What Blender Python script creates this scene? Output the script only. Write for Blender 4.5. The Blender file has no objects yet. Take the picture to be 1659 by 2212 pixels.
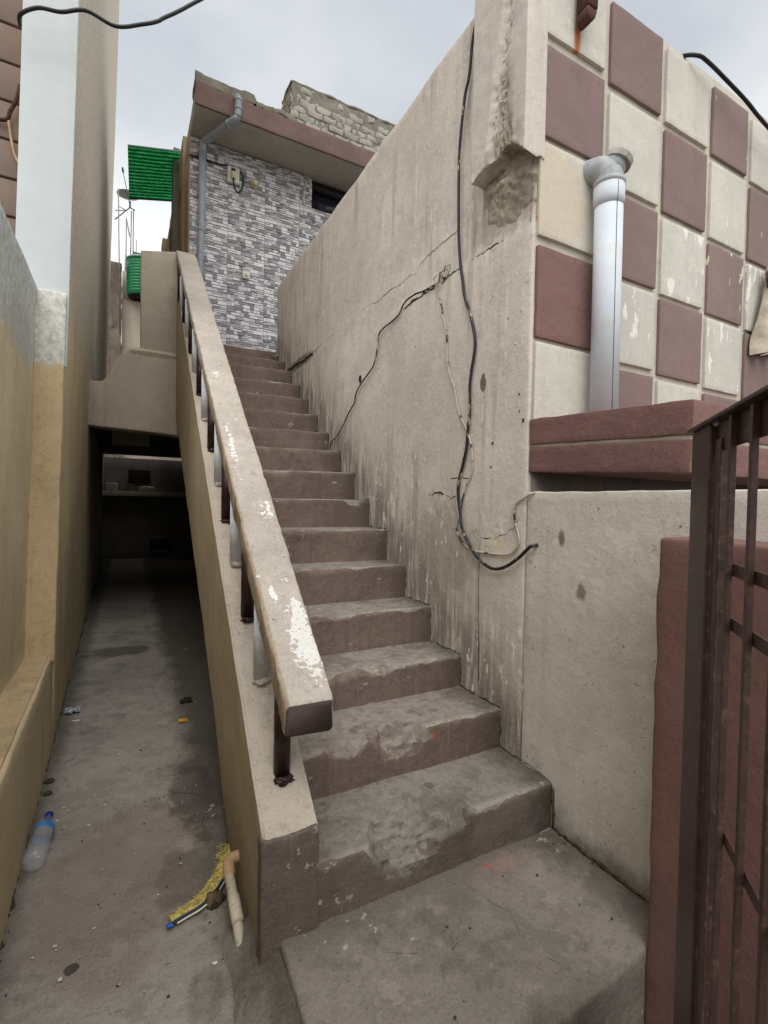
import bpy, bmesh, math, random
from mathutils import Vector, Matrix, noise
random.seed(7)
PI = math.pi
scene = bpy.context.scene
COL = scene.collection

# ------------------------------------------------------------------ camera
CAM_LOC = Vector((0, 0, 1.2))
YAW, PITCH, ROLL = math.radians(28.0), math.radians(-1.16), math.radians(1.15)
fwd = Vector((math.sin(YAW) * math.cos(PITCH), math.cos(YAW) * math.cos(PITCH), math.sin(PITCH)))
rt0 = Vector((math.cos(YAW), -math.sin(YAW), 0))
up0 = rt0.cross(fwd)
rt = rt0 * math.cos(ROLL) + up0 * math.sin(ROLL)
up = up0 * math.cos(ROLL) - rt0 * math.sin(ROLL)
cd = bpy.data.cameras.new('camera')
cam = bpy.data.objects.new('camera', cd)
COL.objects.link(cam)
rot = Matrix((rt, up, -fwd)).transposed()
cam.matrix_world = Matrix.Translation(CAM_LOC) @ rot.to_4x4()
cd.sensor_fit = 'HORIZONTAL'
cd.sensor_width = 36
cd.lens = 36 * 1040 / 1659
cd.clip_start = 0.02
cd.clip_end = 500
scene.camera = cam

# ------------------------------------------------------------------ sky, sun, exposure
EXPOSURE = 0.95
SKY = 0.075
SUN = 1.5
SUN_EL, SUN_AZ = math.radians(58), math.radians(202)     # azimuth clockwise from +Y
w = bpy.data.worlds.new('World')
scene.world = w
w.use_nodes = True
nt = w.node_tree
bg = nt.nodes['Background']
sky = nt.nodes.new('ShaderNodeTexSky')
sky.sky_type = 'NISHITA'
sky.sun_disc = False
sky.sun_elevation = SUN_EL
sky.sun_rotation = SUN_AZ
sky.air_density = 1.0
sky.dust_density = 3.0
tc = nt.nodes.new('ShaderNodeTexCoord')
mp = nt.nodes.new('ShaderNodeMapping')
mp.inputs['Scale'].default_value = (1.0, 1.0, 1.6)
cn = nt.nodes.new('ShaderNodeTexNoise')
cn.inputs['Scale'].default_value = 2.3
cn.inputs['Detail'].default_value = 5
cn.inputs['Roughness'].default_value = 0.5
cr = nt.nodes.new('ShaderNodeValToRGB')
cr.color_ramp.elements[0].position = 0.38
cr.color_ramp.elements[0].color = (4.3, 4.6, 4.95, 1)
cr.color_ramp.elements[1].position = 0.64
cr.color_ramp.elements[1].color = (6.0, 6.15, 6.25, 1)
mx = nt.nodes.new('ShaderNodeMix')
mx.data_type = 'RGBA'
mx.inputs[0].default_value = 0.9
L = nt.links.new
L(tc.outputs['Generated'], mp.inputs['Vector'])
L(mp.outputs[0], cn.inputs['Vector'])
L(cn.outputs[0], cr.inputs[0])
L(sky.outputs[0], mx.inputs[6])
# the cloud layer thins to bright haze near the horizon
sx = nt.nodes.new('ShaderNodeSeparateXYZ')
hz = nt.nodes.new('ShaderNodeMapRange')
hz.interpolation_type = 'SMOOTHSTEP'
for i_, v_ in enumerate((0.62, 0.36, 0.0, 1.0)):
    hz.inputs[1 + i_].default_value = v_
hm = nt.nodes.new('ShaderNodeMix')
hm.data_type = 'RGBA'
hm.inputs[7].default_value = (8.6, 8.7, 8.6, 1)
L(tc.outputs['Generated'], sx.inputs[0])
L(sx.outputs[2], hz.inputs[0])
L(hz.outputs[0], hm.inputs[0])
L(cr.outputs[0], hm.inputs[6])
L(hm.outputs[2], mx.inputs[7])
L(mx.outputs[2], bg.inputs['Color'])
bg.inputs['Strength'].default_value = SKY

sd = bpy.data.lights.new('sun', 'SUN')
sd.energy = SUN
sd.angle = math.radians(55)
sd.color = (1.0, 0.985, 0.96)
sun = bpy.data.objects.new('sun', sd)
COL.objects.link(sun)
sdir = Vector((math.sin(SUN_AZ) * math.cos(SUN_EL), math.cos(SUN_AZ) * math.cos(SUN_EL), math.sin(SUN_EL)))
sun.rotation_euler = sdir.to_track_quat('Z', 'Y').to_euler()
sun.location = (0, -3, 12)

scene.render.engine = 'CYCLES'
vs = scene.view_settings
vs.view_transform = 'Standard'
vs.look = 'None'
vs.exposure = EXPOSURE
vs.gamma = 1
vs.use_curve_mapping = False
scene.cycles.max_bounces = 6
scene.cycles.diffuse_bounces = 4


# ------------------------------------------------------------------ material helpers
def lin(c):
    return tuple(((v / 255) / 12.92 if v / 255 < 0.04045 else ((v / 255 + 0.055) / 1.055) ** 2.4) for v in c) + (1,)


class NT:
    def __init__(s, name):
        s.m = bpy.data.materials.new(name)
        s.cache = {}
        s.m.use_nodes = True
        s.nt = s.m.node_tree
        s.b = s.nt.nodes['Principled BSDF']
        g = s.nt.nodes.new('ShaderNodeNewGeometry')
        s.pos = g.outputs['Position']
        s.nrm = g.outputs['Normal']
        s.obj = s.nt.nodes.new('ShaderNodeTexCoord').outputs['Object']

    def put(s, sock, v):
        if isinstance(v, bpy.types.NodeSocket):
            s.nt.links.new(v, sock)
        else:
            sock.default_value = v

    def math(s, op, a, b=0.0, c=0.0):
        n = s.nt.nodes.new('ShaderNodeMath')
        n.operation = op
        s.put(n.inputs[0], a)
        s.put(n.inputs[1], b)
        s.put(n.inputs[2], c)
        return n.outputs[0]

    def vmath(s, op, a, b):
        n = s.nt.nodes.new('ShaderNodeVectorMath')
        n.operation = op
        s.put(n.inputs[0], a)
        s.put(n.inputs[1], b)
        return n.outputs['Value'] if op == 'LENGTH' else n.outputs[0]

    def noise(s, scale, detail=4, rough=0.55, vec=None, stretch=None, dist=0.0):
        key = (scale, detail, rough, stretch, dist)
        if vec is None and key in s.cache:
            return s.cache[key]
        v = vec or s.pos
        if stretch:
            v = s.vmath('MULTIPLY', v, stretch)
        n = s.nt.nodes.new('ShaderNodeTexNoise')
        n.inputs['Scale'].default_value = scale
        n.inputs['Detail'].default_value = detail
        n.inputs['Roughness'].default_value = rough
        n.inputs['Distortion'].default_value = dist
        s.nt.links.new(v, n.inputs['Vector'])
        if vec is None:
            s.cache[key] = n.outputs[0]
        return n.outputs[0]

    def rng(s, v, a, b, c=0.0, d=1.0, smooth=True):
        n = s.nt.nodes.new('ShaderNodeMapRange')
        n.interpolation_type = 'SMOOTHSTEP' if smooth else 'LINEAR'
        s.put(n.inputs[0], v)
        for i, x in enumerate((a, b, c, d)):
            n.inputs[1 + i].default_value = x
        return n.outputs[0]

    def mix(s, f, a, b):
        n = s.nt.nodes.new('ShaderNodeMix')
        n.data_type = 'RGBA'
        s.put(n.inputs[0], f)
        s.put(n.inputs[6], a)
        s.put(n.inputs[7], b)
        return n.outputs[2]

    def sep(s, v):
        n = s.nt.nodes.new('ShaderNodeSeparateXYZ')
        s.nt.links.new(v, n.inputs[0])
        return n.outputs

    def blob(s, c, r, ns=18, amp=0.8, lo=1.15, hi=0.6):
        d = s.vmath('LENGTH', s.vmath('DIVIDE', s.vmath('SUBTRACT', s.pos, c), r), (0, 0, 0))
        n = s.noise(ns, 5, 0.62)
        d = s.math('ADD', d, s.math('MULTIPLY', s.math('SUBTRACT', n, 0.5), amp * 2))
        return s.rng(d, lo, hi)

    def bump(s, h, strength, dist=0.01, prev=None):
        n = s.nt.nodes.new('ShaderNodeBump')
        n.inputs['Strength'].default_value = strength
        n.inputs['Distance'].default_value = dist
        s.nt.links.new(h, n.inputs['Height'])
        if prev:
            s.nt.links.new(prev, n.inputs['Normal'])
        return n.outputs[0]


def sc(c, k):
    return tuple(min(255, v * k) for v in c)


def plaster(name, col, var=0.14, dirt=(90, 82, 70), streak=0.25, speck=0.25, peel=0.0, peelcol=(225, 220, 208),
            bump=0.35, rough=0.88, zones=(), blobs=(), tread=None, grime=0.0, peelstretch=(1, 1, 0.35), spec=0.25,
            mott=0.3, lump=0.5, slopes=(), drips=0.0, stw=13.0, patch=0.22, peelscale=17):
    """painted / cement plaster: broad tone drift, mottling, rain streaks, pin holes, flaking, trowel relief"""
    t = NT(name)
    n1 = t.noise(1.4, 4, 0.6)
    n2 = t.noise(9, 5, 0.65)
    n3 = t.noise(34, 5, 0.7)
    base = t.mix(t.rng(n1, 0.3, 0.7), lin(sc(col, 1 - var)), lin(sc(col, 1 + var * 0.45)))
    base = t.mix(t.rng(n2, 0.4, 0.72, 0, 0.4), base, lin(sc(col, 1 - var * 1.2)))
    if tread:
        wa = t.nt.nodes.new('ShaderNodeVertexColor')
        wa.layer_name = 'Wear'
        wsep = t.sep(wa.outputs[0])
        v = t.math('MULTIPLY_ADD', t.math('SUBTRACT', n3, 0.5), 0.9, wsep[0])
        v = t.math('MULTIPLY_ADD', t.math('SUBTRACT', n2, 0.5), 0.5, v)
        f = t.rng(v, 0.42, 0.56)
        tcol = t.mix(t.rng(n3, 0.3, 0.72), lin(sc(tread, 0.84)), lin(sc(tread, 1.08)))
        tcol = t.mix(t.rng(n2, 0.45, 0.7, 0, 0.4), tcol, lin(sc(tread, 0.78)))
        pale = t.math('MULTIPLY', t.rng(wsep[1], 0.25, 0.9), t.rng(n3, 0.62, 0.42))
        tcol = t.mix(t.math('MULTIPLY', pale, 0.55), tcol, lin(sc(tread, 1.25)))
        base = t.mix(f, base, tcol)
    # mottling: dust pale, grime dark
    base = t.mix(t.rng(n3, 0.52, 0.76, 0, mott), base, lin(sc(dirt, 0.85)))
    base = t.mix(t.rng(n3, 0.46, 0.24, 0, mott * 0.55), base, lin(sc(col, 1.16)))
    if patch:      # crisp-edged repaint and wear patches
        pt = t.noise(5.5, 7, 0.72)
        base = t.mix(t.rng(pt, 0.555, 0.57, 0, patch), base, lin(sc(col, 0.84)))
        base = t.mix(t.rng(pt, 0.425, 0.41, 0, patch * 0.8), base, lin(sc(col, 1.08)))
    if streak:
        sn = t.noise(1.0, 4, 0.6, stretch=(stw, stw, 0.7))
        f = t.math('MULTIPLY', t.rng(sn, 0.5, 0.74), t.rng(n1, 0.35, 0.65))
        base = t.mix(t.math('MULTIPLY', f, streak), base, lin(dirt))
    if grime:
        gn = t.noise(4.2, 6, 0.72)
        base = t.mix(t.rng(gn, 0.5, 0.72, 0, grime), base, lin(dirt))
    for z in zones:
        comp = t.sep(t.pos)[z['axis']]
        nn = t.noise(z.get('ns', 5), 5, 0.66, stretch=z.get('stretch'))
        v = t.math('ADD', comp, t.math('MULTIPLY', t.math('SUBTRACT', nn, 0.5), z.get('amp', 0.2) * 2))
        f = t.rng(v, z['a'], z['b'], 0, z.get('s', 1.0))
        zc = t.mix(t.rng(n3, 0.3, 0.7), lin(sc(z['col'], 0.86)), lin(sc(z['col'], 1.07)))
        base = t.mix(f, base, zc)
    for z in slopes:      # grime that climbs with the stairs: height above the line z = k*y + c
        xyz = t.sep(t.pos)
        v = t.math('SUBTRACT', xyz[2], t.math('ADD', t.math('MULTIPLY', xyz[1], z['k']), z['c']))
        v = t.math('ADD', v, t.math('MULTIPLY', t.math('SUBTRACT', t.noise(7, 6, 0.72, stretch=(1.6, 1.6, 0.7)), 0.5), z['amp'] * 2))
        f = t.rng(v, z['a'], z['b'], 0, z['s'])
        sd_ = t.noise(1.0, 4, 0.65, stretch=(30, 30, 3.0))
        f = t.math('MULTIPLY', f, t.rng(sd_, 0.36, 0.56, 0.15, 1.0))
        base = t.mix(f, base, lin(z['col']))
    for b in blobs:
        f = t.blob(b['c'], b['r'], b.get('ns', 18), b.get('amp', 0.8), b.get('lo', 1.15), b.get('hi', 0.6))
        f = t.math('MULTIPLY', f, b.get('s', 1.0))
        base = t.mix(f, base, lin(b['col']))
    if drips:
        dn = t.noise(1.0, 3, 0.55, stretch=(34, 34, 2.2))
        f = t.math('MULTIPLY', t.rng(dn, 0.64, 0.70), t.rng(n2, 0.4, 0.6, 0, drips))
        base = t.mix(f, base, lin(sc(col, 1.18)))
    if peel:
        pn = t.noise(peelscale, 5, 0.6, stretch=peelstretch)
        pm = t.noise(2.6, 3, 0.5)
        v = t.math('ADD', pn, t.math('MULTIPLY', t.math('SUBTRACT', pm, 0.5), 0.55))
        pf = t.rng(v, 0.77 - 0.16 * peel, 0.79 - 0.16 * peel)
        base = t.mix(t.math('MULTIPLY', pf, 0.9), base, lin(peelcol))
    if speck:
        sp = t.noise(75, 3, 0.6)
        f = t.math('MULTIPLY', t.rng(sp, 0.62, 0.72), t.rng(n2, 0.47, 0.66))
        base = t.mix(t.math('MULTIPLY', f, min(1, speck * 1.8)), base, lin(sc(dirt, 0.5)))
    n4 = t.noise(130, 3, 0.75)
    base = t.mix(t.rng(n4, 0.5, 0.78, 0, 0.10 + mott * 0.6), base, lin(sc(dirt, 0.8)))
    base = t.mix(t.rng(n4, 0.5, 0.25, 0, 0.06 + mott * 0.35), base, lin(sc(col, 1.2)))
    t.put(t.b.inputs['Base Color'], base)
    t.b.inputs['Roughness'].default_value = rough
    t.b.inputs['Specular IOR Level'].default_value = spec
    hgt = t.math('MULTIPLY_ADD', n2, 2.2 * lump, n3)
    if peel:
        hgt = t.math('MULTIPLY_ADD', pf, 0.16, hgt)
    nb = t.bump(hgt, min(1.0, bump), 0.006)
    t.put(t.b.inputs['Normal'], nb)
    return t.m


def simple(name, col, rough=0.5, metal=0.0, var=0.1, bump=0.0, spec=0.4, scale=14, trans=0.0, ior=1.45, alpha=1.0,
           dirt=None, dirts=0.4):
    t = NT(name)
    n = t.noise(scale, 5, 0.6)
    c = t.mix(t.rng(n, 0.3, 0.7), lin(sc(col, 1 - var)), lin(sc(col, 1 + var)))
    if dirt:
        d = t.noise(scale * 2.3, 6, 0.7)
        c = t.mix(t.rng(d, 0.5, 0.66, 0, dirts), c, lin(dirt))
    t.put(t.b.inputs['Base Color'], c)
    t.b.inputs['Roughness'].default_value = rough
    t.b.inputs['Metallic'].default_value = metal
    t.b.inputs['Specular IOR Level'].default_value = spec
    t.b.inputs['Transmission Weight'].default_value = trans
    t.b.inputs['IOR'].default_value = ior
    if bump:
        t.put(t.b.inputs['Normal'], t.bump(t.noise(scale * 4, 5, 0.6), bump, 0.005))
    return t.m


# ------------------------------------------------------------------ object helpers
def meta(o, label=None, cat=None, group=None, kind=None):
    if label: o['label'] = label
    if cat: o['category'] = cat
    if group: o['group'] = group
    if kind: o['kind'] = kind
    return o


def thing(name, label, cat, loc=(0, 0, 0), group=None):
    o = bpy.data.objects.new(name, None)
    o.empty_display_size = 0.1
    o.location = loc
    COL.objects.link(o)
    return meta(o, label, cat, group)


def link(name, me, mat=None, parent=None, smooth=True):
    """a mesh given in world coordinates; under a parent it keeps its place"""
    o = bpy.data.objects.new(name, me)
    COL.objects.link(o)
    if mat and not me.materials:
        me.materials.append(mat)
    if smooth:
        me.polygons.foreach_set('use_smooth', [True] * len(me.polygons))
    if smooth == 'sharp':
        me.set_sharp_from_angle(angle=math.radians(32))
    if parent:
        o.parent = parent
        acc = Vector((0, 0, 0))
        p = parent
        while p:
            acc += Vector(p.location)
            p = p.parent
        o.location = -acc
    return o


def mesh(name, v, f):
    me = bpy.data.meshes.new(name)
    me.from_pydata([tuple(p) for p in v], [], f)
    me.update()
    return me


def axis_lines(a, b, sp, r):
    if r * 2.2 > (b - a):
        r = (b - a) / 2.4
    n = max(1, int(round((b - a - 2 * r) / sp)))
    c = [a, a + 0.3 * r, a + r] if r > 0 else [a]
    s, e = a + r, b - r
    mid = [s + (e - s) * i / n for i in range(1, n)]
    return c + mid + ([b - r, b - 0.3 * r, b] if r > 0 else [b]), r


def rbox(lo, hi, sp=0.06, r=0.008, amp=0.0, freq=5.0, seed=0.0, fn=None, name='m'):
    """box with worn rounded edges and uneven faces; fn maps each point afterwards"""
    ls, rs = [], []
    for k in range(3):
        s = sp[k] if isinstance(sp, (tuple, list)) else sp
        l_, r_ = axis_lines(lo[k], hi[k], s, r)
        ls.append(l_)
        rs.append(r_)
    n = [len(x) - 1 for x in ls]
    idx, verts, faces = {}, [], []

    def vid(i, j, k):
        key = (i, j, k)
        if key not in idx:
            p = Vector((ls[0][i], ls[1][j], ls[2][k]))
            q = Vector([min(max(p[a], lo[a] + rs[a]), hi[a] - rs[a]) for a in range(3)])
            d = p - q
            if r > 0 and d.length > 1e-9:
                p = q + d.normalized() * min(rs)
                for a in range(3):
                    if abs(d[a]) > 1e-9 and sum(abs(x) > 1e-9 for x in d) == 1:
                        p[a] = (lo[a] if d[a] < 0 else hi[a])
            if amp:
                s = Vector((seed, seed * 1.7, -seed))
                p = p + noise.noise_vector(p * freq + s) * amp + noise.noise_vector(p * freq * 4.1 + s) * amp * 0.35
            if fn:
                p = fn(p)
            idx[key] = len(verts)
            verts.append(p)
        return idx[key]
    for a in range(3):
        b, c = (a + 1) % 3, (a + 2) % 3
        for side in (0, n[a]):
            for i in range(n[b]):
                for j in range(n[c]):
                    def K(x, y):
                        t = [0, 0, 0]
                        t[a], t[b], t[c] = side, x, y
                        return vid(*t)
                    q = [K(i, j), K(i + 1, j), K(i + 1, j + 1), K(i, j + 1)]
                    faces.append(q if side else q[::-1])
    return mesh(name, verts, faces)


def box(lo, hi, name='m'):
    return rbox(lo, hi, 1e6, 0.0, name=name)


def catmull(pts, sub=5):
    P = [Vector(p) for p in pts]
    if len(P) < 3:
        return P
    out = []
    for i in range(len(P) - 1):
        p0, p1, p2, p3 = P[max(i - 1, 0)], P[i], P[i + 1], P[min(i + 2, len(P) - 1)]
        for k in range(sub):
            t = k / sub
            out.append(0.5 * ((2 * p1) + (p2 - p0) * t + (2 * p0 - 5 * p1 + 4 * p2 - p3) * t * t + (3 * p1 - p0 - 3 * p2 + p3) * t ** 3))
    out.append(P[-1])
    return out


def tube(pts, r, seg=10, sub=5, rad=None, jit=0.0, name='m', cap=True):
    P = catmull(pts, sub) if sub else [Vector(p) for p in pts]
    v, f = [], []
    ref = Vector((0.13, 0.21, 1)).normalized()
    for i, p in enumerate(P):
        t = (P[min(i + 1, len(P) - 1)] - P[max(i - 1, 0)]).normalized()
        if abs(t.dot(ref)) > 0.95:
            a = t.cross(Vector((1, 0, 0))).normalized()
        else:
            a = t.cross(ref).normalized()
        b = t.cross(a)
        rr = r if rad is None else rad(i / max(1, len(P) - 1))
        if jit:
            rr *= 1 + jit * noise.noise(p * 60)
        for k in range(seg):
            an = 2 * PI * k / seg
            v.append(p + (a * math.cos(an) + b * math.sin(an)) * rr)
    for i in range(len(P) - 1):
        for k in range(seg):
            f.append((i * seg + k, i * seg + (k + 1) % seg, (i + 1) * seg + (k + 1) % seg, (i + 1) * seg + k))
    if cap:
        f.append(tuple(range(seg))[::-1])
        f.append(tuple(range((len(P) - 1) * seg, len(P) * seg)))
    return mesh(name, v, f)


def lathe(prof, base, axis, seg=20, name='m', cap=True):
    """prof: (distance along axis, radius)"""
    ax = Vector(axis).normalized()
    a = ax.orthogonal().normalized()
    b = ax.cross(a)
    v, f = [], []
    for d, r in prof:
        for k in range(seg):
            an = 2 * PI * k / seg
            v.append(Vector(base) + ax * d + (a * math.cos(an) + b * math.sin(an)) * r)
    for i in range(len(prof) - 1):
        for k in range(seg):
            f.append((i * seg + k, i * seg + (k + 1) % seg, (i + 1) * seg + (k + 1) % seg, (i + 1) * seg + k))
    if cap:
        f.append(tuple(range(seg))[::-1])
        f.append(tuple(range((len(prof) - 1) * seg, len(prof) * seg)))
    return mesh(name, v, f)


def extrude_poly(pts, y0, y1, name='m'):
    """polygon in (x, z) given a thickness along y"""
    n = len(pts)
    v = [(x, y0, z) for x, z in pts] + [(x, y1, z) for x, z in pts]
    f = [tuple(range(n))[::-1], tuple(range(n, 2 * n))] + [(i, (i + 1) % n, n + (i + 1) % n, n + i) for i in range(n)]
    me = mesh(name, v, f)
    bm = bmesh.new()
    bm.from_mesh(me)
    bmesh.ops.recalc_face_normals(bm, faces=bm.faces)
    bm.to_mesh(me)
    bm.free()
    return me


def bevel(me, w=0.01, seg=2):
    bm = bmesh.new()
    bm.from_mesh(me)
    bmesh.ops.bevel(bm, geom=list(bm.edges), offset=w, segments=seg, affect='EDGES', profile=0.6)
    bm.to_mesh(me)
    bm.free()
    return me


def join(meshes, name='m'):
    v, f, base = [], [], 0
    for me in meshes:
        v += [tuple(p.co) for p in me.vertices]
        f += [tuple(i + base for i in p.vertices) for p in me.polygons]
        base = len(v)
    return mesh(name, v, f)


def lump(c, r, amp=0.35, freq=2.5, seed=0, sub=3, name='m'):
    bm = bmesh.new()
    bmesh.ops.create_icosphere(bm, subdivisions=sub, radius=1.0)
    for v in bm.verts:
        n = v.co.normalized()
        k = 1 + amp * noise.noise(n * freq + Vector((seed, 0, seed))) + amp * 0.5 * noise.noise(n * freq * 3 + Vector((0, seed, 0)))
        v.co = Vector((n.x * r[0] * k, n.y * r[1] * k, n.z * r[2] * k)) + Vector(c)
    me = bpy.data.meshes.new(name)
    bm.to_mesh(me)
    bm.free()
    return me


def fbm(p, o=4):
    return noise.fractal(p, 0.9, 2.0, o)


# ------------------------------------------------------------------ materials
XW = 1.416                       # face of the wall beside the stairs
M_wall = plaster('taupe_wall_paint', (215, 205, 194), var=0.07, dirt=(120, 108, 92), streak=0.6, speck=0.5, peel=0.62, peelscale=30, peelstretch=(1, 1, 0.45),
                 peelcol=(228, 220, 207), bump=0.6, mott=0.13, drips=0.45, patch=0.3,
                 zones=[dict(axis=2, a=0.75, b=0.1, amp=0.32, ns=3.2, col=(150, 140, 126), s=0.35)],
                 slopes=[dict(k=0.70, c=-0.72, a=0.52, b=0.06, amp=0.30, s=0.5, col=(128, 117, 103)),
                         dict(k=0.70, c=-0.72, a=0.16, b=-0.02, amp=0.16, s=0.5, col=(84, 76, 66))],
                 blobs=[dict(c=(XW, 2.02, 0.98), r=(0.3, 0.30, 0.26), ns=16, amp=0.9, col=(140, 130, 118), s=0.45),
                        dict(c=(XW, 1.6, 2.45), r=(0.3, 0.25, 0.12), ns=24, amp=0.9, col=(128, 114, 94), s=0.45),
                        dict(c=(XW, 4.4, 2.5), r=(0.3, 0.4, 0.06), ns=24, amp=0.8, col=(70, 60, 48), s=0.7),
                        dict(c=(XW, 1.72, 1.745), r=(0.3, 0.022, 0.045), ns=40, amp=0.5, lo=1.0, hi=0.85, col=(100, 90, 78), s=0.9),
                        dict(c=(XW, 1.60, 1.03), r=(0.3, 0.05, 0.025), ns=24, amp=0.7, lo=1.0, hi=0.9, col=(216, 202, 172), s=0.9)])
M_pierpaint = plaster('taupe_pier_paint', (206, 197, 188), var=0.06, dirt=(112, 101, 88), streak=0.2, speck=0.2, bump=0.4, mott=0.14,
                      blobs=[dict(c=(1.33, 1.53, 2.80), r=(0.1, 0.06, 0.22), ns=24, amp=0.7, col=(160, 148, 130), s=0.6),
                             dict(c=(1.33, 1.55, 2.66), r=(0.1, 0.12, 0.07), ns=24, amp=0.8, col=(160, 148, 130), s=0.6)])
M_compound = plaster('pale_compound_wall', (218, 210, 200), var=0.06, dirt=(104, 96, 85), streak=0.3, speck=0.6, bump=0.5, mott=0.13, patch=0.35,
                     zones=[dict(axis=2, a=0.55, b=-0.05, amp=0.3, ns=4, col=(170, 160, 147), s=0.45),
                            dict(axis=2, a=0.10, b=-0.01, amp=0.10, ns=8, col=(70, 64, 56), s=0.7)],
                     blobs=[dict(c=(XW, 1.3, 0.62), r=(0.3, 0.5, 0.28), ns=9, amp=0.9, col=(180, 171, 158), s=0.4),
                            dict(c=(XW, 1.25, 1.08), r=(0.3, 0.018, 0.03), ns=40, amp=0.7, col=(92, 84, 74), s=0.8),
                            dict(c=(XW, 1.16, 0.90), r=(0.3, 0.022, 0.03), ns=40, amp=0.7, col=(110, 101, 88), s=0.8)])
M_cream = plaster('cream_block_paint', (202, 198, 187), var=0.06, dirt=(146, 136, 118), streak=0.2, speck=0.08, peel=0.45,
                  peelcol=(228, 224, 212), bump=0.35, mott=0.14,
                  blobs=[dict(c=(1.603, 1.40, 3.11), r=(0.024, 0.2, 0.12), ns=6, amp=0.2, lo=1.15, hi=0.3, col=(172, 96, 40), s=0.95),
                         dict(c=(1.50, 1.40, 2.45), r=(0.2, 0.2, 0.25), ns=8, amp=0.7, col=(200, 184, 162), s=0.7)])
M_cream2 = plaster('cream_block_paint_flaking', (196, 193, 183), var=0.06, dirt=(146, 136, 118), streak=0.2, speck=0.08, peel=1.0,
                   peelcol=(230, 227, 217), bump=0.35, mott=0.14)
M_maroon = plaster('maroon_block_paint', (132, 112, 108), var=0.06, dirt=(106, 90, 87), streak=0.25, speck=0.05, bump=0.28, mott=0.14)
M_maroon2 = plaster('maroon_block_paint_flaking', (136, 117, 113), var=0.06, dirt=(106, 90, 87), streak=0.25, speck=0.05, peel=0.38,
                    peelcol=(218, 212, 200), bump=0.28, mott=0.12)
M_maroonr = plaster('maroon_block_paint_corner', (128, 98, 93), var=0.07, dirt=(100, 80, 77), streak=0.15, speck=0.06, bump=0.6, mott=0.16)
M_groove = plaster('groove_plaster', (196, 189, 175), var=0.08, dirt=(128, 118, 102), streak=0.3, speck=0.15, bump=0.3, mott=0.2)
M_slab = plaster('maroon_ledge_paint', (134, 101, 97), var=0.09, dirt=(96, 72, 69), streak=0.1, speck=0.2, bump=0.7, mott=0.25, peel=0.05, peelcol=(196, 178, 168))
M_pillar = plaster('maroon_pillar_paint', (124, 94, 87), var=0.08, dirt=(88, 68, 62), streak=0.2, speck=0.1, bump=0.45, mott=0.2, peel=0.03, peelcol=(190, 180, 170))
M_tan = plaster('ochre_left_wall', (216, 199, 164), var=0.09, dirt=(128, 114, 84), streak=0.8, stw=6.0, speck=0.1, bump=0.25, mott=0.15,
                zones=[dict(axis=2, a=2.05, b=2.5, amp=0.3, ns=2.6, stretch=(3, 3, 0.6), col=(206, 196, 180), s=1.0),
                       dict(axis=2, a=0.9, b=0.1, amp=0.4, ns=2.4, stretch=(2, 2, 0.6), col=(172, 154, 116), s=0.45)])
M_orange = plaster('ochre_pilaster', (208, 186, 147), var=0.09, dirt=(134, 110, 74), streak=0.3, speck=0.3, bump=0.45, grime=0.3, mott=0.35,
                   zones=[dict(axis=2, a=1.83, b=1.87, amp=0.05, ns=9, stretch=(2, 2, 0.5), col=(212, 211, 202), s=1.0)])
M_bound = plaster('boundary_wall_paint', (212, 197, 165), var=0.07, dirt=(128, 108, 74), streak=0.2, speck=0.1, bump=0.3, mott=0.12,
                  zones=[dict(axis=2, a=1.80, b=1.90, amp=0.24, ns=3.4, stretch=(1.5, 1.5, 0.5), col=(202, 207, 204), s=1.0)],
                  blobs=[dict(c=(-0.44, 2.55, 1.9), r=(0.3, 0.3, 0.14), ns=8, amp=0.8, col=(172, 176, 170), s=0.5)])
M_white = plaster('bluish_white_paint', (198, 204, 204), var=0.03, dirt=(176, 178, 174), streak=0.08, speck=0.02, bump=0.12, mott=0.05, patch=0.05)
M_brownclad = plaster('brown_cladding', (140, 122, 111), var=0.05, dirt=(104, 90, 80), streak=0.2, speck=0.0, bump=0.1, mott=0.08)
M_ledge = plaster('dusty_ledge', (196, 174, 136), var=0.14, dirt=(104, 84, 54), streak=0.0, speck=0.7, bump=0.5, grime=0.35, mott=0.4)
M_stair = plaster('stringer_plaster', (184, 173, 160), var=0.09, dirt=(112, 97, 76), streak=0.0, speck=0.8, bump=0.5, grime=0.25, mott=0.4)
M_stairside = plaster('stringer_side_plaster', (182, 165, 139), var=0.09, dirt=(116, 98, 70), streak=0.35, speck=0.2, bump=0.3, mott=0.2,
                      zones=[dict(axis=2, a=0.35, b=-0.1, amp=0.2, ns=5, col=(108, 93, 72), s=0.6)])
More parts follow.
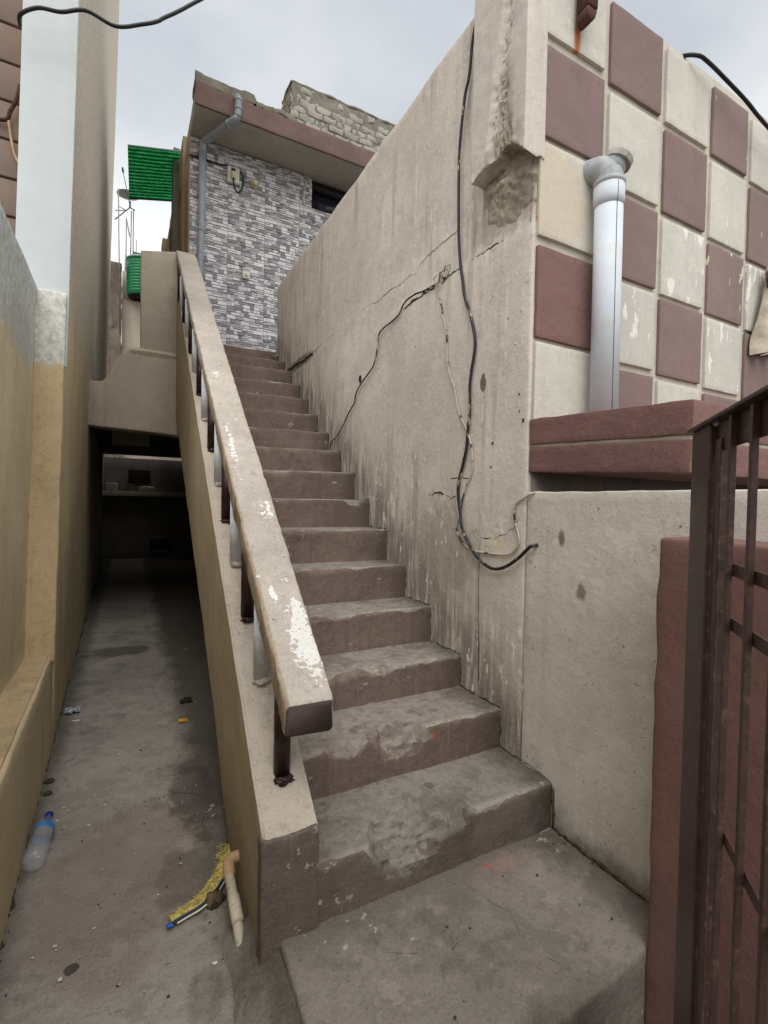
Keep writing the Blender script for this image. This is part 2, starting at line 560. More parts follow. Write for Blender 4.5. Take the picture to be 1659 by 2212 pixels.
M_rail = plaster('handrail_plaster', (184, 175, 164), var=0.08, dirt=(112, 99, 82), streak=0.0, speck=0.8, bump=0.55, mott=0.45, grime=0.2, peel=0.08,
                 peelcol=(224, 220, 210), peelstretch=(1, 1, 1),
                 zones=[dict(axis=0, a=0.398, b=0.388, amp=0.006, ns=14, col=(150, 131, 104), s=0.75)],
                 blobs=[dict(c=(0.490, 1.42, 0.76), r=(0.05, 0.15, 0.13), ns=60, amp=1.7, lo=0.80, hi=0.72, col=(222, 220, 214)),
                        dict(c=(0.495, 1.50, 0.81), r=(0.03, 0.13, 0.11), ns=60, amp=1.2, lo=0.80, hi=0.72, col=(220, 218, 211)),
                        dict(c=(0.43, 1.60, 0.88), r=(0.014, 0.04, 0.04), ns=60, amp=1.2, lo=0.9, hi=0.8, col=(228, 226, 220)),
                        dict(c=(0.50, 1.95, 1.15), r=(0.05, 0.10, 0.1), ns=60, amp=2.2, lo=0.3, hi=0.2, col=(228, 226, 219)),
                        dict(c=(0.43, 2.35, 1.45), r=(0.02, 0.30, 0.27), ns=60, amp=2.0, lo=0.45, hi=0.35, col=(230, 228, 221)),
                        dict(c=(0.45, 3.0, 1.94), r=(0.03, 0.06, 0.06), ns=60, amp=2.2, lo=0.5, hi=0.4, col=(222, 219, 211))])
M_dark = simple('dark_maroon_gloss', (48, 30, 28), rough=0.42, var=0.15, bump=0.05, spec=0.4)
M_whitepost = simple('white_post_paint', (200, 203, 208), rough=0.6, var=0.05, bump=0.08, dirt=(150, 150, 148), dirts=0.3)
STEP_DIRT = (78, 70, 62)
M_step = plaster('painted_step', (117, 100, 92), var=0.12, dirt=(72, 64, 57), streak=0.5, stw=22, speck=0.4, bump=0.8, grime=0.5, mott=0.5, patch=0.5,
                 tread=(144, 137, 128), peel=0.5, peelcol=(160, 151, 141), peelstretch=(0.7, 1, 1.0), peelscale=26, drips=0.5,
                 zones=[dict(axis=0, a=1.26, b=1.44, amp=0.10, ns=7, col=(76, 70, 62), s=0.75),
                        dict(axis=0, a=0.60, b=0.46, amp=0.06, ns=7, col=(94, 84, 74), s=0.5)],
                 blobs=[dict(c=(1.07, 1.55, 0.29), r=(0.035, 0.06, 0.02), ns=40, amp=0.9, lo=0.9, hi=0.5, col=(160, 84, 66), s=0.55),
                        dict(c=(0.93, 1.55, 0.30), r=(0.13, 0.06, 0.035), ns=24, amp=0.6, lo=1.1, hi=0.8, col=(140, 133, 122), s=0.85)])
M_step1 = plaster('worn_grey_step', (116, 105, 96), var=0.12, dirt=(74, 67, 60), streak=0.4, stw=22, speck=0.4, bump=0.8, grime=0.5, mott=0.5, patch=0.5,
                  tread=(140, 134, 125), peelscale=26, peel=0.4, peelcol=(160, 152, 141), peelstretch=(0.8, 1, 0.8), drips=0.3,
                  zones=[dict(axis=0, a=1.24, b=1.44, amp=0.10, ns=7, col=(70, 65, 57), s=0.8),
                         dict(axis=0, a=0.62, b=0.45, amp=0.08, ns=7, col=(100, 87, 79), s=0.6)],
                  blobs=[dict(c=(0.80, 1.26, 0.13), r=(0.16, 0.05, 0.035), ns=24, amp=0.5, lo=1.1, hi=0.8, col=(134, 130, 119), s=0.85),
                         dict(c=(0.98, 1.45, 0.17), r=(0.018, 0.02, 0.1), ns=40, amp=0.5, lo=1.1, hi=0.9, col=(92, 87, 79), s=0.8)])
M_landing = plaster('landing_concrete', (140, 132, 123), var=0.10, dirt=(86, 79, 70), streak=0.0, speck=0.6, bump=0.85, grime=0.7, mott=0.5, patch=0.7,
                    peelscale=28, peel=0.45, peelcol=(164, 158, 148), peelstretch=(1, 1, 1),
                    zones=[dict(axis=0, a=1.22, b=1.42, amp=0.16, ns=6, col=(84, 77, 68), s=0.75),
                           dict(axis=1, a=1.10, b=1.28, amp=0.14, ns=5, col=(98, 90, 80), s=0.7),
                           dict(axis=1, a=0.83, b=0.76, amp=0.03, ns=12, col=(88, 82, 72), s=0.5)],
                    blobs=[dict(c=(1.06, 1.22, 0), r=(0.016, 0.012, 0.1), ns=40, amp=0.7, lo=1.0, hi=0.5, col=(165, 80, 68), s=0.8),
                           dict(c=(1.12, 1.20, 0), r=(0.14, 0.05, 0.1), ns=40, amp=1.6, lo=0.7, hi=0.5, col=(150, 118, 106), s=0.45),
                           dict(c=(0.90, 1.14, 0), r=(0.05, 0.04, 0.1), ns=24, amp=0.5, col=(108, 102, 92), s=0.6)])
M_floor = plaster('alley_floor_concrete', (152, 145, 136), var=0.10, dirt=(82, 75, 66), streak=0.0, speck=0.5, bump=0.7, grime=0.65, mott=0.42, patch=0.6, peelscale=30, peel=0.3, peelcol=(172, 166, 157), peelstretch=(1, 1, 1),
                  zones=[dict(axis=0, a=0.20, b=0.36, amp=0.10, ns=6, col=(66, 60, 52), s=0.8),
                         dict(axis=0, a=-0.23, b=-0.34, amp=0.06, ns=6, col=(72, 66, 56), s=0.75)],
                  blobs=[dict(c=(-0.03, 1.85, -0.1), r=(0.28, 0.45, 0.3), ns=6, amp=0.9, col=(126, 108, 100), s=0.55),
                         dict(c=(0.2, 1.75, -0.1), r=(0.12, 0.17, 0.3), ns=12, amp=0.8, col=(88, 79, 70), s=0.65),
                         dict(c=(0.27, 2.25, -0.1), r=(0.10, 0.35, 0.3), ns=12, amp=0.9, col=(64, 58, 50), s=0.7),
                         dict(c=(-0.05, 4.6, -0.1), r=(0.28, 0.16, 0.3), ns=6, amp=0.7, col=(66, 58, 48), s=0.7),
                         dict(c=(-0.128, 1.538, -0.1), r=(0.018, 0.018, 0.3), ns=40, amp=0.4, lo=1.1, hi=0.9, col=(62, 56, 50), s=0.9)])
M_street = plaster('street_ground', (118, 110, 100), var=0.12, streak=0.0, speck=0.3, bump=0.4, grime=0.4)
M_panel = plaster('landing_beam_plaster', (188, 176, 159), var=0.07, dirt=(122, 108, 90), streak=0.35, speck=0.15, bump=0.3, grime=0.15, mott=0.18,
                  zones=[dict(axis=0, a=-0.22, b=-0.32, amp=0.05, ns=6, col=(172, 156, 146), s=0.8)],
                  blobs=[dict(c=(0.20, 5.33, 2.615), r=(0.27, 0.12, 0.035), ns=24, amp=0.7, col=(112, 98, 78), s=0.8)])
M_cement = plaster('bare_cement', (136, 130, 117), var=0.14, dirt=(82, 78, 66), streak=0.4, speck=0.5, bump=0.8, grime=0.5, mott=0.4)
M_soffit = plaster('soffit_cement', (172, 167, 159), var=0.06, dirt=(124, 117, 107), streak=0.0, speck=0.1, bump=0.2, grime=0.15, mott=0.12)
M_fascia = plaster('maroon_fascia', (120, 98, 93), var=0.09, dirt=(94, 76, 73), streak=0.5, speck=0.2, bump=0.35, grime=0.25, mott=0.2)
M_brick = plaster('whitewashed_brick', (172, 168, 158), var=0.14, dirt=(118, 111, 96), streak=0.1, speck=0.4, bump=0.9, grime=0.4, mott=0.35)
M_mortar = plaster('old_mortar', (134, 129, 118), var=0.16, dirt=(74, 70, 59), streak=0.0, speck=0.5, bump=1.0, grime=0.5, mott=0.4)
M_rubble = plaster('exposed_rubble', (164, 154, 139), var=0.16, dirt=(96, 80, 58), streak=0.0, speck=0.4, bump=1.0, grime=0.5, mott=0.4)
M_back = plaster('back_alley_wall', (120, 115, 110), var=0.12, dirt=(74, 70, 64), streak=0.4, speck=0.3, bump=0.4, grime=0.4)
M_moss = plaster('blackened_wall', (124, 112, 100), var=0.25, dirt=(38, 34, 30), streak=0.8, speck=0.2, bump=0.4, grime=0.8)
M_crack = simple('crack_shadow', (52, 44, 35), rough=1.0, var=0.2, spec=0.0)
M_crackf = simple('hairline_crack', (112, 101, 86), rough=1.0, var=0.15, spec=0.0)
M_dirt = simple('packed_dirt', (82, 72, 59), rough=1.0, var=0.3, bump=0.6, spec=0.0, scale=40)
M_cable = simple('black_cable', (26, 25, 26), rough=0.5, var=0.2, dirt=(168, 158, 142), dirts=0.0)
t = NT('paint_splashed_cable')
f_ = t.rng(t.noise(7, 6, 0.75, stretch=(3, 3, 0.8)), 0.57, 0.61)
t.put(t.b.inputs['Base Color'], t.mix(f_, lin((28, 26, 27)), lin((186, 174, 158))))
t.b.inputs['Roughness'].default_value = 0.55
M_cablep = t.m
t = NT('cream_splashed_cable')
f_ = t.rng(t.noise(9, 5, 0.7), 0.53, 0.56)
t.put(t.b.inputs['Base Color'], t.mix(f_, lin((190, 178, 160)), lin((38, 34, 32))))
t.b.inputs['Roughness'].default_value = 0.6
M_cablew = t.m
M_pvc = simple('white_pvc', (200, 206, 213), rough=0.6, var=0.025, bump=0.02, spec=0.25, scale=5, dirt=(190, 182, 160), dirts=0.3)
M_pvcline = simple('green_pipe_line', (48, 92, 92), rough=0.5, var=0.05)
M_pvccap = simple('grey_pipe_fitting', (158, 162, 164), rough=0.55, var=0.06, bump=0.05, dirt=(120, 118, 108), dirts=0.4)
M_capgrey = simple('weathered_grey_cap', (158, 156, 147), rough=0.7, var=0.08, bump=0.1, dirt=(96, 94, 84), dirts=0.4)
M_gpipe = simple('grey_downpipe', (140, 146, 154), rough=0.45, var=0.05, bump=0.02, dirt=(120, 120, 116), dirts=0.3)
M_creampvc = simple('cream_pvc', (196, 186, 164), rough=0.5, var=0.06, bump=0.05, dirt=(120, 104, 82), dirts=0.5)
M_elbow = simple('brown_pvc_elbow', (178, 146, 112), rough=0.5, var=0.06, dirt=(120, 98, 74), dirts=0.4)
M_gate = simple('dark_gate_paint', (68, 50, 47), rough=0.45, var=0.10, bump=0.12, spec=0.4, scale=22, dirt=(112, 88, 78), dirts=0.55)
M_iron = simple('rusty_iron', (70, 44, 40), rough=0.8, var=0.2, bump=0.2, dirt=(120, 66, 36), dirts=0.5)
M_skirt = plaster('dark_skirting', (98, 88, 82), var=0.1, dirt=(60, 52, 48), streak=0.2, speck=0.2, bump=0.3, peel=0.05, peelcol=(150, 140, 132))
M_switch = simple('ivory_plastic', (205, 203, 194), rough=0.4, var=0.03)
M_switchd = simple('yellowed_plastic', (196, 184, 140), rough=0.45, var=0.06)
M_black = simple('black_plastic', (20, 20, 22), rough=0.5, var=0.1)
M_glassd = simple('dark_window_glass', (40, 40, 50), rough=0.12, var=0.05, spec=0.5)
M_sign = simple('sign_white', (216, 216, 208), rough=0.5, var=0.04)
M_red = simple('sign_red', (196, 30, 50), rough=0.5, var=0.05)
M_steel = simple('galvanised_steel', (120, 122, 124), rough=0.5, metal=0.3, var=0.1, dirt=(90, 80, 70), dirts=0.4)
M_dish = simple('dish_grey', (152, 158, 160), rough=0.55, var=0.05)
M_tank = simple('green_tank_plastic', (26, 122, 78), rough=0.4, var=0.12, spec=0.5)
M_tanktop = simple('faded_tank_lid', (112, 140, 124), rough=0.6, var=0.1)
M_blue = simple('blue_bottle_label', (66, 124, 178), rough=0.35, var=0.1)
M_bluecap = simple('dark_blue_cap', (28, 42, 110), rough=0.4, var=0.06)
M_yellow = simple('yellow_straw', (186, 170, 96), rough=0.85, var=0.2, scale=60, dirt=(84, 72, 44), dirts=0.8)
M_navy = simple('navy_binding', (44, 52, 72), rough=0.8, var=0.2)
M_bluetip = simple('blue_tie', (40, 96, 168), rough=0.6, var=0.1)
M_cordw = simple('white_cord', (206, 202, 176), rough=0.8, var=0.1)
M_foil = simple('crumpled_wrapper', (170, 176, 184), rough=0.35, metal=0.35, var=0.2, scale=60, bump=0.3, dirt=(40, 36, 36), dirts=0.9)
M_gold = simple('gold_wrapper', (206, 160, 48), rough=0.35, metal=0.2, var=0.12)
M_leaf = simple('dead_leaf', (34, 28, 24), rough=0.9, var=0.3)
M_chip = simple('paint_flake', (178, 172, 160), rough=0.9, var=0.2)
M_pebble = simple('dark_pebble', (58, 50, 44), rough=0.95, var=0.3, bump=0.3)
M_wood = plaster('weathered_board', (158, 140, 112), var=0.12, dirt=(84, 70, 50), streak=0.6, speck=0.1, bump=0.3)
M_darkwood = simple('dark_opening', (34, 28, 24), rough=0.9, var=0.1)
# translucent corrugated sheet
t = NT('green_translucent_sheet')
gc = t.mix(t.rng(t.noise(9, 6, 0.7), 0.3, 0.7), lin((105, 215, 155)), lin((165, 245, 205)))
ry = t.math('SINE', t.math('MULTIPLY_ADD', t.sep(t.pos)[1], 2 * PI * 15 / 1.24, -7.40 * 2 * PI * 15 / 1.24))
rib_shade = t.math('ADD', ry, t.math('MULTIPLY', t.math('SUBTRACT', t.noise(30, 4, 0.7), 0.5), 1.6))
gc = t.mix(t.rng(rib_shade, 0.05, -0.75, 0, 0.8), gc, lin((24, 110, 66)))      # rib shading put into the colour along the troughs
t.put(t.b.inputs['Base Color'], gc)
t.b.inputs['Roughness'].default_value = 0.4
tr = t.nt.nodes.new('ShaderNodeBsdfTranslucent')
t.put(tr.inputs[0], gc)
ms = t.nt.nodes.new('ShaderNodeMixShader')
ms.inputs[0].default_value = 0.8
t.nt.links.new(t.b.outputs[0], ms.inputs[1])
t.nt.links.new(tr.outputs[0], ms.inputs[2])
t.nt.links.new(ms.outputs[0], t.nt.nodes['Material Output'].inputs[0])
M_green = t.m
# clear bottle
t = NT('clear_plastic')
t.b.inputs['Base Color'].default_value = (0.75, 0.78, 0.80, 1)
t.b.inputs['Roughness'].default_value = 0.14
t.b.inputs['Alpha'].default_value = 0.2
t.b.inputs['Specular IOR Level'].default_value = 1.0
t.b.inputs['Coat Weight'].default_value = 1.0
t.b.inputs['Coat Roughness'].default_value = 0.08
t.put(t.b.inputs['Normal'], t.bump(t.noise(45, 3, 0.6), 0.5, 0.006))
M_clear = t.m
# stone-look wall tile: one grey per printed stone, its bevels shaded in the colour
t = NT('stone_look_tile')
va = t.nt.nodes.new('ShaderNodeVertexColor')
va.layer_name = 'Col'
tn_ = t.noise(60, 5, 0.65, stretch=(1, 1, 2.5))
t.put(t.b.inputs['Base Color'], t.mix(t.rng(tn_, 0.45, 0.75, 0, 0.3), va.outputs[0], lin((128, 122, 128))))
t.b.inputs['Roughness'].default_value = 0.45
t.put(t.b.inputs['Normal'], t.bump(tn_, 0.15, 0.004))
M_tile = t.m
# pale hanging cloth
t = NT('faded_cloth')
cz = t.noise(16, 4, 0.6)
t.put(t.b.inputs['Base Color'], t.mix(t.rng(cz, 0.3, 0.7), lin((150, 140, 122)), lin((186, 178, 160))))
t.b.inputs['Roughness'].default_value = 0.95
t.put(t.b.inputs['Normal'], t.bump(t.noise(220, 2, 0.5), 0.3, 0.002))
M_cloth = t.m
M_clothp = simple('purple_cloth', (96, 62, 78), rough=0.95, var=0.3, scale=50)

# ------------------------------------------------------------------ the setting: ground
ALLEY = -0.10


def sheet(x0, x1, y0, y1, z, sp, amp=0.004, freq=3.0, extra=None):
    nx, ny = max(1, int((x1 - x0) / sp)), max(1, int((y1 - y0) / sp))
    v, f = [], []
    for j in range(ny + 1):
        for i in range(nx + 1):
            x, y = x0 + (x1 - x0) * i / nx, y0 + (y1 - y0) * j / ny
            h = z + amp * fbm(Vector((x * freq, y * freq, 0.3)))
            if extra:
                h += extra(x, y)
            v.append((x, y, h))
    for j in range(ny):
        for i in range(nx):
            a = j * (nx + 1) + i
            f.append((a, a + 1, a + nx + 2, a + nx + 1))
    return mesh('m', v, f)


g = link('ground', sheet(-60, 60, -60, 60, -0.50, 4.0, 0.0), M_street)
meta(g, kind='structure')


def alley_relief(x, y):
    h = 0.0
    d = max(0.0, 1 - math.hypot((x - 0.20) / 0.11, (y - 1.75) / 0.16))      # worn hollow beside the stairs
    h -= 0.010 * min(1, d * 2.5) * (0.7 + 0.6 * noise.noise(Vector((x * 20, y * 20, 0))))
    h += 0.012 * max(0, 1 - abs(x - 0.33) / 0.05) * (0.5 + noise.noise(Vector((x * 12, y * 7, 3))))
    h += 0.010 * max(0, 1 - abs(x + 0.33) / 0.03)
    return h


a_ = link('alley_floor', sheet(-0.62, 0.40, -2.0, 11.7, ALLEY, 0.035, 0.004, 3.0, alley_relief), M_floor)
meta(a_, kind='structure')
k_ = link('alley_slab_edge', rbox((0.36, -2.0, -0.55), (0.40, 0.765, ALLEY - 0.004), 0.05, 0.006, 0.004), M_floor)
meta(k_, kind='structure')
u_ = link('under_stair_floor', sheet(0.40, 1.5, 1.4, 11.7, ALLEY, 0.1, 0.004, 3.0), M_floor)
meta(u_, kind='structure')

# platform at the foot of the stairs
def plat_fn(p):
    # front edge runs slightly askew, its nose is worn
    if p.z > -0.03:
        p.z += 0.004 * fbm(Vector((p.x * 4, p.y * 4, 1)))
    if p.x < 0.5:
        p.x += 0.02 * (1.29 - p.y) * -0.4
    if p.y < 1.2:
        p.y += 0.075 * max(0, p.x - 0.95) * min(1, (1.2 - p.y) / 0.435)
    return p


pl = link('stair_foot_platform', rbox((0.372, 0.765, -0.55), (1.425, 1.34, 0.0), (0.02, 0.02, 0.03), 0.014, 0.007, 11, 2.0, plat_fn), M_landing)
meta(pl, kind='structure')

# mortar fillet between alley floor and platform
def fillet():
    v, f = [], []
    ny, nx = 40, 12
    for j in range(ny + 1):
        y = 0.55 + (1.47 - 0.55) * j / ny
        wdt = 0.15 - 0.03 * (y - 0.8) + 0.03 * noise.noise(Vector((y * 5, 0, 2)))
        hh = 0.085 * min(1, (1.50 - y) / 0.08)
        for i in range(nx + 1):
            s = i / nx
            x = 0.40 - 0.03 - wdt * (1 - s)
            z = ALLEY - 0.015 + (hh + 0.015) * (s ** 0.7) + 0.010 * fbm(Vector((x * 14, y * 10, 5)))
            v.append((x, y, z))
    for j in range(ny):
        for i in range(nx):
            a = j * (nx + 1) + i
            f.append((a, a + 1, a + nx + 2, a + nx + 1))
    return mesh('m', v, f)


fi = link('mortar_fillet', fillet(), M_floor)
meta(fi, kind='structure')

def ground_crack(pts, r, mat, z, parent, name='crack', jit=0.008, ph=0.0):
    P = []
    for (a, b), (c, d) in zip(pts, pts[1:]):
        n = max(2, int(math.hypot(c - a, d - b) / 0.02))
        for k in range(n):
            q = k / n
            P.append((a + (c - a) * q + random.uniform(-jit, jit), b + (d - b) * q + random.uniform(-jit, jit), z))
    P.append((pts[-1][0], pts[-1][1], z))
    return link(name, tube(P, r, 5, 0, rad=lambda q: r * (0.3 + 0.9 * abs(noise.noise(Vector((q * 14, ph, 0)))))), mat, parent)


M_fcrack = simple('floor_crack', (50, 45, 39), rough=1.0, var=0.2, spec=0.0)
M_silt = plaster('floor_silt', (70, 63, 54), var=0.2, dirt=(40, 36, 30), streak=0.0, speck=0.4, bump=0.8, mott=0.5)
random.seed(42)
for ph, pts in enumerate(([(0.31, 2.20), (0.20, 2.28), (0.15, 2.22), (0.18, 2.13)], [(0.30, 1.86), (0.27, 2.0), (0.33, 2.16)], [(-0.26, 2.75), (-0.20, 2.86), (-0.10, 2.92)],
                          [(-0.02, 2.62), (0.08, 2.45), (0.07, 2.30)])):
    ground_crack(pts, 0.0013, M_fcrack, ALLEY + 0.001, a_, 'crack', 0.006, ph * 7.1)
ground_crack([(-0.318 - 0.0185 * (y - 1.7), y) for y in (0.6, 1.2, 1.8, 2.4, 3.0, 3.8, 4.8, 6.0)], 0.016, M_silt, ALLEY + 0.002, a_, 'silt_line', 0.010, 3.3)
for ph, pts in enumerate(([(0.95, 1.18), (1.0, 1.05), (0.97, 0.95), (1.02, 0.84)], [(0.62, 1.10), (0.74, 1.02), (0.86, 1.05)])):
    ground_crack(pts, 0.0009, M_fcrack, 0.0005, pl, 'crack', 0.006, ph * 5.1)

# ------------------------------------------------------------------ the staircase
SY = [1.262, 1.553, 1.84, 2.10, 2.365, 2.60, 2.855, 3.105, 3.362, 3.622, 3.878, 4.126, 4.381, 4.635, 4.90, 5.165]
SZ = [0.168, 0.330, 0.478, 0.660, 0.846, 1.035, 1.212, 1.403, 1.577, 1.745, 1.925, 2.105, 2.284, 2.468, 2.628, 2.792]
stair = thing('staircase', 'steep concrete staircase with worn maroon risers and plastered handrail', 'staircase', (0.9, 1.3, 0))
CHIPS = {0: [(0.78, 0.15, 0.075), (0.98, 0.05, 0.03)], 1: [(0.93, 0.11, 0.062), (0.70, 0.08, 0.02)], 2: [(0.72, 0.05, 0.016), (0.98, 0.08, 0.012)],
         3: [(0.62, 0.05, 0.014)], 7: [(0.85, 0.12, 0.012)], 6: [(1.3, 0.06, 0.02)]}


def xs_in(y):
    return 0.475 + 0.0225 * (y - 1.28)


def wear(me, i, y, z):
    ca = me.color_attributes.new('Wear', 'FLOAT_COLOR', 'POINT')
    for q in me.vertices:
        x, dz, dy = q.co.x, z - q.co.z, q.co.y - y
        reach = 0.005 + 0.028 * max(0, fbm(Vector((x * 5, i * 1.7, 1)), 4) - 0.15)
        for cx, cw, cdp in CHIPS.get(i, []):
            d = abs(x - cx) / cw
            if d < 1:
                reach += cdp * 1.5 * (1 - d * d)
        wv = max(0.0, min(1.0, 1 - 0.5 * dz / reach))
        if dy > 0.03:
            wv = max(wv, 1.0 if dz < 0.05 else 0.0)
        edge = max(0.0, 1 - (abs(dz) + max(0, dy)) / 0.045)
        ca.data[q.index].color = (wv, edge, 0, 1)


for i, (y, z) in enumerate(zip(SY, SZ)):
    z0 = (SZ[i - 1] if i else 0.0) - 0.05
    y1 = (SY[i + 1] if i + 1 < len(SY) else 6.25) + 0.05
    x0 = (xs_in(y) - 0.03) if i else 0.40

    def fn(p, i=i, y=y, z=z, z0=z0):
        x = p.x
        e = 0.004 + 0.014 * max(0, fbm(Vector((x * 7, i * 3.1, 0)), 5) - 0.1) + 0.005 * abs(noise.noise(Vector((x * 34, i, p.z * 20))))
        for cx, cw, cdp in CHIPS.get(i, []):
            d = abs(x - cx) / cw + 0.22 * noise.noise(Vector((x * 16, p.y * 16, i)))
            if d < 1:
                e += cdp * min(1, (1 - d) * 2.6) * (0.85 + 0.28 * fbm(Vector((x * 20, p.y * 20, p.z * 20)), 3))
        # bite a rough chamfer out of the nosing
        dy, dz = p.y - y, z - p.z
        if dy + dz < e * 1.6 and dy > -0.02 and dz > -0.02:
            k = (e * 1.6 - (dy + dz)) * 0.5
            p.y += k
            p.z -= k
        p.z += 0.0025 * fbm(Vector((x * 5, p.y * 5, i * 2.0)))
        p.y += 0.003 * fbm(Vector((x * 4, p.z * 6, i * 5.0)))
        # wear hollow in the middle of the tread
        if p.z > z - 0.06:
            p.z -= 0.006 * math.exp(-((x - 0.85) / 0.2) ** 2) * max(0, 1 - dy / 0.2)
        if x > XW - 0.06:
            p.z += 0.01 * max(0, (x - XW + 0.06) / 0.06) * noise.noise(Vector((i, p.y * 30, p.z * 30)))
        return p
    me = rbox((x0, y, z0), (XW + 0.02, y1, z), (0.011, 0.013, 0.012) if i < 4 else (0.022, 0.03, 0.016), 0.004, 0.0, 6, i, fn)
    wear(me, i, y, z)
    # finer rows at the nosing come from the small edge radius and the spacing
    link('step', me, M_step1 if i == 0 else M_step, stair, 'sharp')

S_ = 0.75


def st_top(y):
    return 0.30 + S_ * (y - 1.28)


def xl(y):
    return 0.325 + 0.0225 * (y - 1.28)


def soffit(y):
    pts = [(1.0, -0.30), (1.72, -0.12), (2.3, 0.30), (3.3, 0.88), (4.8, 1.76), (5.6, 2.2)]
    for (a, b), (c, d) in zip(pts, pts[1:]):
        if y <= c:
            return b + (d - b) * (y - a) / (c - a)
    return pts[-1][1]


def stringer_fn(p):
    # x: 0..0.155 across, y: along, z: 0 bottom .. 1 top
    y = p.y
    top, bot = st_top(y), soffit(y)
    n = noise.noise_vector(Vector((p.x * 8, y * 6, p.z * 4))) * 0.003
    return Vector((xl(y) + p.x + n.x, y + n.y, bot + (top - bot) * p.z + n.z))


me = rbox((0, 1.262, 0), (0.155, 5.34, 1), (0.03, 0.035, 0.05), 0.0, 0, fn=stringer_fn)
so = link('stringer', me, M_stair, stair, smooth=False)
me.materials.append(M_stairside)
for p_ in me.polygons:
    if p_.normal.x < -0.7:
        p_.material_index = 1
# worn arris strip along the stringer's outer top edge
edge_pts = [(xl(y) + 0.004 + 0.002 * noise.noise(Vector((y * 9, 0, 0))), y, st_top(y) - 0.003 + 0.002 * noise.noise(Vector((y * 11, 3, 0)))) for y in [1.27 + 0.03 * k for k in range(136)]]
link('stringer_arris', tube(edge_pts, 0.0055, 6, 0), M_stair, stair)
# cement coat on the foot of the stringer, continuous with the first riser
def foot_fn(p):
    p.y += 0.004 * fbm(Vector((p.x * 10, p.z * 10, 7)))
    p.x += 0.004 * fbm(Vector((p.y * 10, p.z * 10, 3)))
    if p.z > 0.2:
        p.z += 0.006 * fbm(Vector((p.x * 20, 0, 4)))
    return p


link('stringer_foot', rbox((0.320, 1.252, -0.16), (0.484, 1.30, 0.288), 0.015, 0.008, 0, fn=foot_fn), M_step1, stair)
# waist slab under the steps
def waist_fn(p):
    y = p.y
    return Vector((p.x, y, soffit(y) + 0.02 + p.z * 0.12))


link('waist_slab', rbox((0.47, 1.9, 0), (XW + 0.05, 5.3, 1), (0.3, 0.3, 1), 0.0, 0, fn=waist_fn), M_stair, stair)


# handrail: a plastered beam parallel to the stringer
def rail_fn(p):
    # p.x 0..1 across, p.y along, p.z 0..1 height
    y = p.y
    k = (y - 1.28) / 4.0
    x0, x1 = 0.378 + 0.03 * k, 0.524 + 0.065 * k
    top = 0.655 + S_ * (y - 1.28)
    th = 0.092
    n = noise.noise_vector(Vector((p.x * 2, y * 5, p.z))) * 0.004
    # rounded corners of the section
    u, v = p.x * 2 - 1, p.z * 2 - 1
    q = 0.93 if abs(u) > 0.9 and abs(v) > 0.9 else 1.0
    x = (x0 + x1) / 2 + (x1 - x0) / 2 * u * q
    zz = top - th / 2 + th / 2 * v * q
    yy = y + 0.03 * (p.z - 0.5) * max(0, 1 - (y - 1.27) / 0.15)
    return Vector((x + n.x, yy, zz + n.z))


me = rbox((0, 1.275, 0), (1, 5.33, 1), (0.25, 0.03, 0.3), 0.0, 0, fn=rail_fn)
# bracket the corners so the section reads rounded
def rail_mesh():
    prof = []
    for cx, cz, a0 in ((1, 1, 0), (-1, 1, 90), (-1, -1, 180), (1, -1, 270)):
        for a in (0, 30, 60, 90):
            an = math.radians(a0 + a)
            prof.append((cx * 0.86 + 0.14 * math.cos(an), cz * 0.72 + 0.28 * math.sin(an)))
    v, f = [], []
    n = len(prof)
    ys = [1.262, 1.268, 1.28] + [1.295 + 0.013 * k for k in range(312)]
    for j, y in enumerate(ys):
        k = (y - 1.28) / 4.0
        x0, x1 = 0.378 + 0.03 * k, 0.524 + 0.065 * k
        top = 0.655 + S_ * (y - 1.28)
        th = 0.095
        sh = 0.90 if j == 0 else (0.965 if j == 1 else 1.0)
        for u, w_ in prof:
            nn = noise.noise_vector(Vector((u * 1.5, y * 5, w_ * 1.5))) * 0.004 + noise.noise_vector(Vector((u * 3, y * 34, w_ * 3))) * (0.0025 if abs(u) > 0.8 else 0.0008)
            if abs(u) > 0.85 and abs(w_) > 0.7:
                nk = max(0, fbm(Vector((u * 2, y * 16, w_ * 2)), 4) - 0.25) * 0.012
                nn = nn - Vector((math.copysign(nk, u), 0, math.copysign(nk, w_)))
            slant = (0.030 * w_) * -0.3 if j < 3 else 0
            v.append(((x0 + x1) / 2 + (x1 - x0) / 2 * u * sh + nn.x, y + slant * 0.5, top - th / 2 + th / 2 * w_ * sh + nn.z))
    for j in range(len(ys) - 1):
        for i in range(n):
            f.append((j * n + i, (j + 1) * n + i, (j + 1) * n + (i + 1) % n, j * n + (i + 1) % n))
    f.append(tuple(range(n)))
    f.append(tuple(range((len(ys) - 1) * n, len(ys) * n))[::-1])
    return mesh('m', v, f)


me = rail_mesh()
rail = link('handrail', me, M_rail, stair)
# painted end of the handrail, a 3 mm coat
v0 = [Vector(v.co) for v in me.vertices[:16]]
cen = sum(v0, Vector()) / 16
cap_v = [cen + (p - cen) * 1.02 + Vector((0, -0.003, 0)) for p in v0] + [cen + (p - cen) * 1.055 + Vector((0, 0.012 + 0.004 * noise.noise(p * 40), 0)) for p in v0] \
    + [cen + (p - cen) * 1.10 + Vector((0, 0.022, 0)) for p in v0]
cap_f = [tuple(range(16))] + [(i, 16 + i, 16 + (i + 1) % 16, (i + 1) % 16) for i in range(16)]
me = mesh('m', cap_v[:32], cap_f)
M_capend = plaster('maroon_rail_end', (82, 69, 65), var=0.12, dirt=(60, 46, 44), streak=0.0, speck=0.3, bump=0.4, peel=0.18, peelcol=(160, 140, 118), peelstretch=(1, 1, 1))
link('rail_end_paint', me, M_capend, rail)
